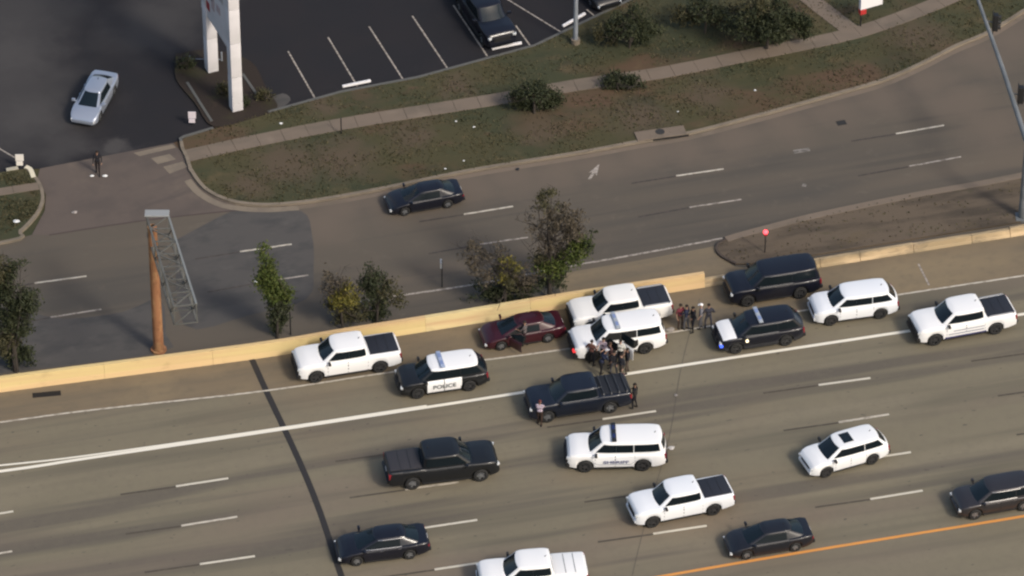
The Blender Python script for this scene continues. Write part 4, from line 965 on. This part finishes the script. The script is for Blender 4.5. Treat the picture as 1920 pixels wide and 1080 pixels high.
# traffic signal mast arm
pb = G(1917, 410); t = empty('signal_mast', pb)
Hm = px_h(1917, 410, 138)
bm = bmesh.new(); tube(bm, [(0, 0, 0), (0, 0, Hm)], [.26, .20], 14); link('mast', bm, M_MAST, t, 40)
bm = bmesh.new(); box(bm, (0, 0, .08), (.8, .8, .16), bev=.02); link('base', bm, M_MAST, t)
e1 = G(1834, 0, Hm + .9) - pb; e2 = e1 + (e1 - Vector((0, 0, Hm))) * .3
bm = bmesh.new(); tube(bm, [(0, 0, Hm - .15), tuple(e1.lerp(Vector((0, 0, Hm)), .5) + Vector((0, 0, .1))), tuple(e1), tuple(e2)], [.17, .14, .11, .08], 10); link('arm', bm, M_MAST, t, 40)
for (sx, sy) in ((1857, 40), (1899, 178)):
    base = G(sx - 22, sy, Hm + .5) - pb
    f = (sy - 0) / 272; c = e1.lerp(Vector((0, 0, Hm)), f) + Vector((.62, 0, -.12))
    bm = bmesh.new(); box(bm, c + Vector((-.16, 0, 0)), (.04, .55, 1.35), bev=.01); box(bm, c, (.28, .36, 1.12), bev=.03); sg = link('signal_head', bm, M_TRIM, t)
    for q, cc in enumerate(((.10, .01, .01), (.10, .06, .01), (.01, .08, .05))):
        bm = bmesh.new(); tube(bm, [c + Vector((.14, 0, .36 - .36 * q)), c + Vector((.30, 0, .35 - .36 * q))], [.13, .14], 10, cap=False); link('visor', bm, M_TRIM, sg)
        bm = bmesh.new(); tube(bm, [c + Vector((.13, 0, .36 - .36 * q)), c + Vector((.155, 0, .36 - .36 * q))], .11, 10); link('lens', bm, mat(f'lens{q}', cc, .3), sg)
    bm = bmesh.new(); beam(bm, c + Vector((-.7, 0, .12)), c + Vector((-.15, 0, 0)), .07, .07); link('bracket', bm, M_MAST, sg)
tag(t, 'grey traffic signal mast with its long arm over the frontage road', 'traffic signal')
# red beacon on the median
t = empty('beacon_post', G(1434, 476)); bm = bmesh.new(); tube(bm, [(0, 0, .1), (0, 0, 1.45)], .035, 6); link('post', bm, M_TRIM, t)
bm = bmesh.new(); bmesh.ops.create_uvsphere(bm, u_segments=12, v_segments=8, radius=.14); bmesh.ops.translate(bm, vec=(0, 0, 1.58), verts=bm.verts)
link('red_lamp', bm, mat('beacon_red', (.5, .05, .05), .4, emit=(1, .06, .08), es=2.6), t, 60)
bm = bmesh.new(); box(bm, (0, .02, 1.40), (.2, .2, .10)); link('lamp_back', bm, mat('red_housing', (.22, .02, .02), .5), t); tag(t, 'short post with a lit red light on the dirt median', 'beacon')
# white and red sign at the top right
t = empty('banner_sign', G(1613, 52), R(25)); bm = bmesh.new(); tube(bm, [(0, 0, 0), (0, 0, 1.3)], .05, 6); link('post', bm, M_TRIM, t)
bm = bmesh.new(); box(bm, (.65, 0, 1.9), (1.5, .25, 1.0), bev=.02); link('panel', bm, mat('banner_white', (.75, .74, .75), .5), t)
bm = bmesh.new(); box(bm, (.08, -.02, 1.22), (.40, .30, .32), bev=.02); link('red_base', bm, mat('banner_red', (.42, .03, .03), .5), t); tag(t, 'white sign with a red foot on the grass between two sidewalks', 'sign')
def thin_post(px, py, h, label, plate=None):
    t = empty('thin_post', G(px, py)); bm = bmesh.new(); tube(bm, [(0, 0, 0), (0, 0, h)], .04, 6); link('pole', bm, M_TRIM, t)
    if plate: bm = bmesh.new(); box(bm, (-.05, 0, h - .22), (.10, .40, .40)); link('plate', bm, mat('plate_grey', (.30, .31, .32), .5), t)
    tag(t, label, 'post')
thin_post(829, 538, 1.9, 'thin dark sign post standing on the frontage edge line', True)
thin_post(640, 254, 1.3, 'short dark post on the grass below the sidewalk')
thin_post(545, 628, 2.0, 'thin dark post behind the barrier right of the narrow green tree')
# litter
def litter(px, py, s, label, cat='litter', m=None, z=.0):
    bm = bmesh.new(); bmesh.ops.create_icosphere(bm, subdivisions=1, radius=s)
    for v in bm.verts: v.co = Vector((v.co.x * random.uniform(.7, 1.3), v.co.y * random.uniform(.6, 1.2), abs(v.co.z) * random.uniform(.3, .8)))
    o = link('litter', bm, m or M_LITTER, loc=G(px, py, z) + Vector((0, 0, .01))); tag(o, label, cat, 'bits of white litter')
for x, y, s, lb in [(527, 232, .11, 'white scrap of litter on the upper grass strip right of the pylon sign'), (855, 228, .09, 'white scrap on the grass, left of a close pair below the sidewalk'),
                 (889, 239, .10, 'white scrap on the grass, right of a close pair below the sidewalk'), (870, 302, .07, 'small white scrap on the grass above the rear of the black sedan'),
                 (835, 317, .08, 'white scrap on the grass touching the kerb over the black sedan'), (1416, 170, .10, 'white scrap on the right part of the grass verge'), (1271, 210, .07, 'faint white scrap on the grass above the storm inlet')]:
    litter(x, y, s, lb, z=.12)
litter(30, 416, .22, 'pale crumpled litter on the green corner at the left edge', z=.12)
litter(173, 331, .16, 'pale bit on the driveway, left of the person in black'); litter(197, 331, .17, 'pale bit on the driveway, right of the person in black')
litter(140, 399, .18, 'pale patch of litter low on the driveway', m=mat('dim_paper', (.30, .27, .25), .9))
litter(1267, 742, .13, 'dark and pale debris on the freeway right of the navy pickup', m=mat('debris', (.22, .2, .18), .9)); litter(1259, 841, .20, 'white debris just behind the lettered white SUV', m=mat('debris_w', (.5, .47, .44), .9))
litter(1256, 620, .30, 'flat pale slab on the shoulder behind the white police SUV', m=mat('debris_t', (.28, .25, .22), .9)); litter(971, 318, .14, 'small dark lump at the frontage kerb', m=M_TRIM)
litter(481, 529, .13, 'white scrap by the lane dash beside the narrow tree'); litter(1017, 511, .15, 'white scrap at the foot of the large half-bare tree')

# ------------------------------------------------------------ trees
def tree(name, px, py, h, blobs, label, cat='tree', group='scrubby trees behind the barrier', trunk=.09, leaves=1800, size=.105, twigs=14, z0=0.0, leafm=None, seed=1):
    rnd = random.Random(seed); p = G(px, py, z0); t = empty(name, (p.x, p.y, z0))
    bm = bmesh.new(); top = Vector((rnd.uniform(-.2, .2), rnd.uniform(-.2, .2), h * .72)); mid = Vector((rnd.uniform(-.15, .15), rnd.uniform(-.1, .1), h * .38))
    tube(bm, [(0, 0, 0), mid, top], [trunk * 1.3, trunk, trunk * .35], 7)
    ends = []
    for k in range(twigs):
        bx = rnd.choice(blobs); zf = rnd.uniform(.2, .9); s = (Vector((0, 0, 0)).lerp(mid, min(zf * 2, 1)) if zf < .5 else mid.lerp(top, (zf - .5) * 2))
        e = Vector((bx[0] + rnd.gauss(0, bx[3] * .6), bx[1] + rnd.gauss(0, bx[3] * .6), bx[2] + rnd.uniform(-.3, 1) * bx[4])); m_ = s.lerp(e, .5) + Vector((rnd.uniform(-.15, .15), rnd.uniform(-.15, .15), rnd.uniform(0, .2)))
        tube(bm, [s, m_, e], [trunk * .4, trunk * .25, .010], 4, cap=False)
        for q in range(3):
            a = m_.lerp(e, rnd.uniform(0, 1)); tube(bm, [a, a + Vector((rnd.uniform(-.5, .5), rnd.uniform(-.5, .5), rnd.uniform(-.1, .5)))], [.016, .006], 3, cap=False)
    link('trunk', bm, M_BARK, t)
    by = {}
    tot = sum(b[3] ** 2 * b[4] * b[6] for b in blobs)
    for bx in blobs:
        cx, cy, cz, r, rz, m, dens = bx; n = int(leaves * 1.7 * (r * r * rz * dens) / tot); V_, F_ = by.setdefault(m.name, ([], []))
        nc = max(5, n // 40); cl = []
        for _ in range(nc):
            d = Vector((rnd.gauss(0, 1), rnd.gauss(0, 1), rnd.gauss(0, 1))).normalized() * rnd.random() ** .45; cl.append(Vector((cx + d.x * r, cy + d.y * r, cz + d.z * rz)))
        for _ in range(n):
            c = rnd.choice(cl) + Vector((rnd.gauss(0, .17), rnd.gauss(0, .17), rnd.gauss(0, .15)))
            if c.z < .05: c.z = .05 + rnd.random() * .3
            if c.z < 1.5: c.y = abs(c.y)
            u = Vector((rnd.gauss(0, 1), rnd.gauss(0, 1), rnd.gauss(0, .6))).normalized(); v = u.orthogonal().normalized(); v.rotate(Matrix.Rotation(rnd.uniform(0, 6.28), 3, u)); s = size * rnd.uniform(.5, 1.2); w2 = u * s * .45; l2 = v * s
            b = len(V_); V_ += [c - l2, c + w2, c + l2, c - w2]; F_.append((b, b + 1, b + 2, b + 3))
    for mn, (V_, F_) in by.items():
        me = bpy.data.meshes.new('foliage'); me.from_pydata(V_, [], F_); me.materials.append(bpy.data.materials[mn]); o = bpy.data.objects.new('foliage', me); COL.objects.link(o); o.parent = t
    tag(t, label, cat, group); return t
# blob: (dx, dy, z, radius, half height, leaf material, density)
tree('dark_tree', 30, 696, 8.6, [(-.6, 0, 7.2, .75, .9, L_OLIV, .8), (.1, 0, 6.9, .6, .8, L_DARK, .8), (.7, 0, 7.5, .3, .4, L_DARK, .6), (-.4, 0, 5.6, .85, .9, L_DARK, 1.1), (.8, 0, 4.9, .85, .9, L_DARK, 1.2), (-.2, 0, 4.0, .8, .8, L_DARK, 1.1), (.4, .2, 3.0, .55, .9, L_DARK, 1), (-.6, 0, 2.2, .9, 1.0, L_OLIV, .9), (.2, 0, 1.0, .95, .8, L_DARK, 1)],
     'dark green tree on the left edge behind the barrier', leaves=7000, trunk=.13, seed=3, twigs=24)
tree('narrow_tree', 520, 634, 6.7, [(-.5, 0, 6.2, .32, .55, L_MID, .9), (-.45, 0, 5.1, .45, .7, L_MID, .9), (-.35, 0, 4.1, .75, .6, L_MID, 1), (.1, 0, 3.3, .75, .6, L_MID, 1.2), (.2, 0, 2.5, .55, .6, L_DARK, 1.2), (.05, 0, 1.5, .42, .8, L_DARK, 1.2), (0, 0, .6, .35, .6, L_DARK, 1.1)],
     'narrow bright green vine-covered tree behind the barrier', leaves=3800, seed=5, twigs=14, trunk=.07)
tree('yellow_shrub', 643, 618, 4.6, [(-.2, 0, 3.9, .7, .5, L_BRN, .25), (.1, 0, 2.3, .75, .6, L_YEL, 1.0), (-.4, 0, 1.6, .6, .5, L_OLIV, .7), (.5, 0, 3.0, .45, .4, L_YEL, .5), (.3, 0, .8, .8, .5, L_OLIV, .9), (-.7, 0, 3.0, .5, .8, L_BRN, .3)],
     'sparse yellow-green shrub behind the roof of the leftmost white pickup', leaves=1900, seed=8, twigs=26, trunk=.06)
tree('dark_shrub', 706, 606, 4.3, [(-.1, 0, 3.7, .42, .6, L_DARK, 1), (-.2, 0, 2.8, .8, .6, L_DARK, 1), (.6, 0, 2.6, .7, .5, L_OLIV, .5), (0, 0, 1.6, .65, .6, L_DARK, 1), (.1, 0, .7, .6, .6, L_DARK, 1.2), (-.9, 0, 1.0, .5, .8, L_OLIV, .6), (.9, 0, 1.5, .7, .6, L_OLIV, .3)],
     'small dark green pointed tree behind the barrier right of the yellow shrub', leaves=2400, seed=11, twigs=14, trunk=.06)
tree('brown_tree', 946, 574, 4.9, [(-1.7, 0, 3.8, .7, 1.0, L_BRN, .35), (-1.3, 0, 2.6, .8, 1.0, L_BRN, .35), (-.5, 0, 3.9, .6, .7, L_BRN, .4), (.15, 0, 2.8, .75, .8, L_YEL, .45), (.1, 0, 2.4, .7, .7, L_OLIV, .9), (.6, 0, 1.4, .9, .5, L_OLIV, .6), (0, 0, .7, 1.3, .6, L_DARK, .7), (1.3, 0, 2.0, .8, .7, L_BRN, .5), (1.4, 0, .9, .9, .6, L_DARK, .7), (-1.2, 0, .8, 1.0, .6, L_DARK, .5)],
     'brown half-bare tree with a yellow-green middle behind the barrier', leaves=3600, seed=15, twigs=44, trunk=.08)
tree('large_tree', 1030, 560, 7.4, [(-.1, 0, 7.0, .7, .6, L_OLIV, .45), (.3, 0, 6.0, 1.0, .8, L_BRN, .4), (1.3, 0, 5.2, .9, .8, L_BRN, .45), (-.9, 0, 5.6, .7, .9, L_BRN, .12), (1.6, 0, 3.7, .7, .7, L_MID, .9), (1.0, 0, 3.0, .7, .6, L_MID, .9), (.1, 0, 2.5, .9, .6, L_MID, .9), (-.6, 0, 3.0, .6, .6, L_OLIV, .4), (.2, 0, 1.1, .8, .8, L_DARK, .7), (0, 0, 4.2, .9, .9, L_BRN, .2), (2.0, 0, 4.2, .5, .6, L_DARK, .6)],
     'largest half-bare brown and green tree behind the barrier above the white pickup', leaves=5200, seed=21, twigs=50, trunk=.11)
GV = 'trees and bushes on the grass verge'
tree('dark_bush', 1002, 212, 2.4, [(0, 0, 1.3, 1.1, .8, L_DARK, 1), (-.8, 0, .9, .9, .6, L_DARK, .9), (.8, .2, .9, .9, .6, L_DARK, .9), (0, -.2, .6, 1.2, .5, L_DARK, 1)], 'round dark green bush over the sidewalk left of centre on the verge', 'bush', GV, leaves=3600, seed=31, z0=.12, trunk=.07)
tree('verge_tree', 1180, 90, 2.6, [(0, 0, 1.2, 1.5, .9, L_DARK, .7), (-1.2, 0, .9, 1.1, .7, L_OLIV, .6), (1.1, 0, 1.0, 1.1, .7, L_DARK, .7), (.2, .6, 1.9, 1.0, .6, L_DARK, .5)], 'low spreading dark tree on the verge right of the light pole', 'tree', GV, leaves=4200, seed=33, z0=.12, trunk=.05, twigs=18)
tree('verge_tree', 1438, 92, 4.2, [(0, 0, 2.2, 1.7, 1.2, L_DARK, .8), (1.4, .2, 1.9, 1.2, .9, L_DARK, .9), (-1.5, 0, 1.8, 1.3, 1.0, L_DARK, .6), (.2, 0, 1.2, 1.8, .9, L_DARK, .8), (-.6, .3, 3.0, 1.1, .8, L_OLIV, .6), (2.2, .2, 1.2, .9, .8, L_DARK, .8)], 'broad dark green tree left of the sidewalk fork at the top', 'tree', GV, leaves=7500, seed=35, z0=.12, trunk=.08, twigs=24)
tree('verge_tree', 1322, 62, 3.0, [(0, 0, 1.4, 1.4, .8, L_DARK, .5), (-1.1, 0, 1.1, 1.0, .7, L_OLIV, .5), (1.1, 0, 1.1, 1.1, .7, L_OLIV, .5)], 'loose green tree between the low spreading tree and the broad dark tree', 'tree', GV, leaves=3600, seed=37, z0=.12, trunk=.05)
tree('low_bush', 1160, 170, .9, [(0, 0, .4, 1.1, .35, L_DARK, 1), (.8, -.3, .3, .7, .3, L_DARK, .8)], 'low dark bush just below the right end of the lit sidewalk piece', 'bush', GV, leaves=1500, seed=39, z0=.12, trunk=.03, twigs=8)
for i, (x, y, r) in enumerate([(452, 203, .5), (497, 190, .45), (350, 130, .5), (420, 180, .35)]):
    tree('bed_shrub', x, y, .6, [(0, 0, .35, r, .3, L_OLIV if i % 2 else L_DARK, 1)], ['low green shrub at the foot of the near pylon post', 'low shrub on the right corner of the planting bed', 'low dark shrub at the upper left of the planting bed', 'small shrub between the two pylon posts'][i], 'shrub', 'shrubs in the planting bed', leaves=500, seed=50 + i, z0=.13, trunk=.02, twigs=4, size=.09)
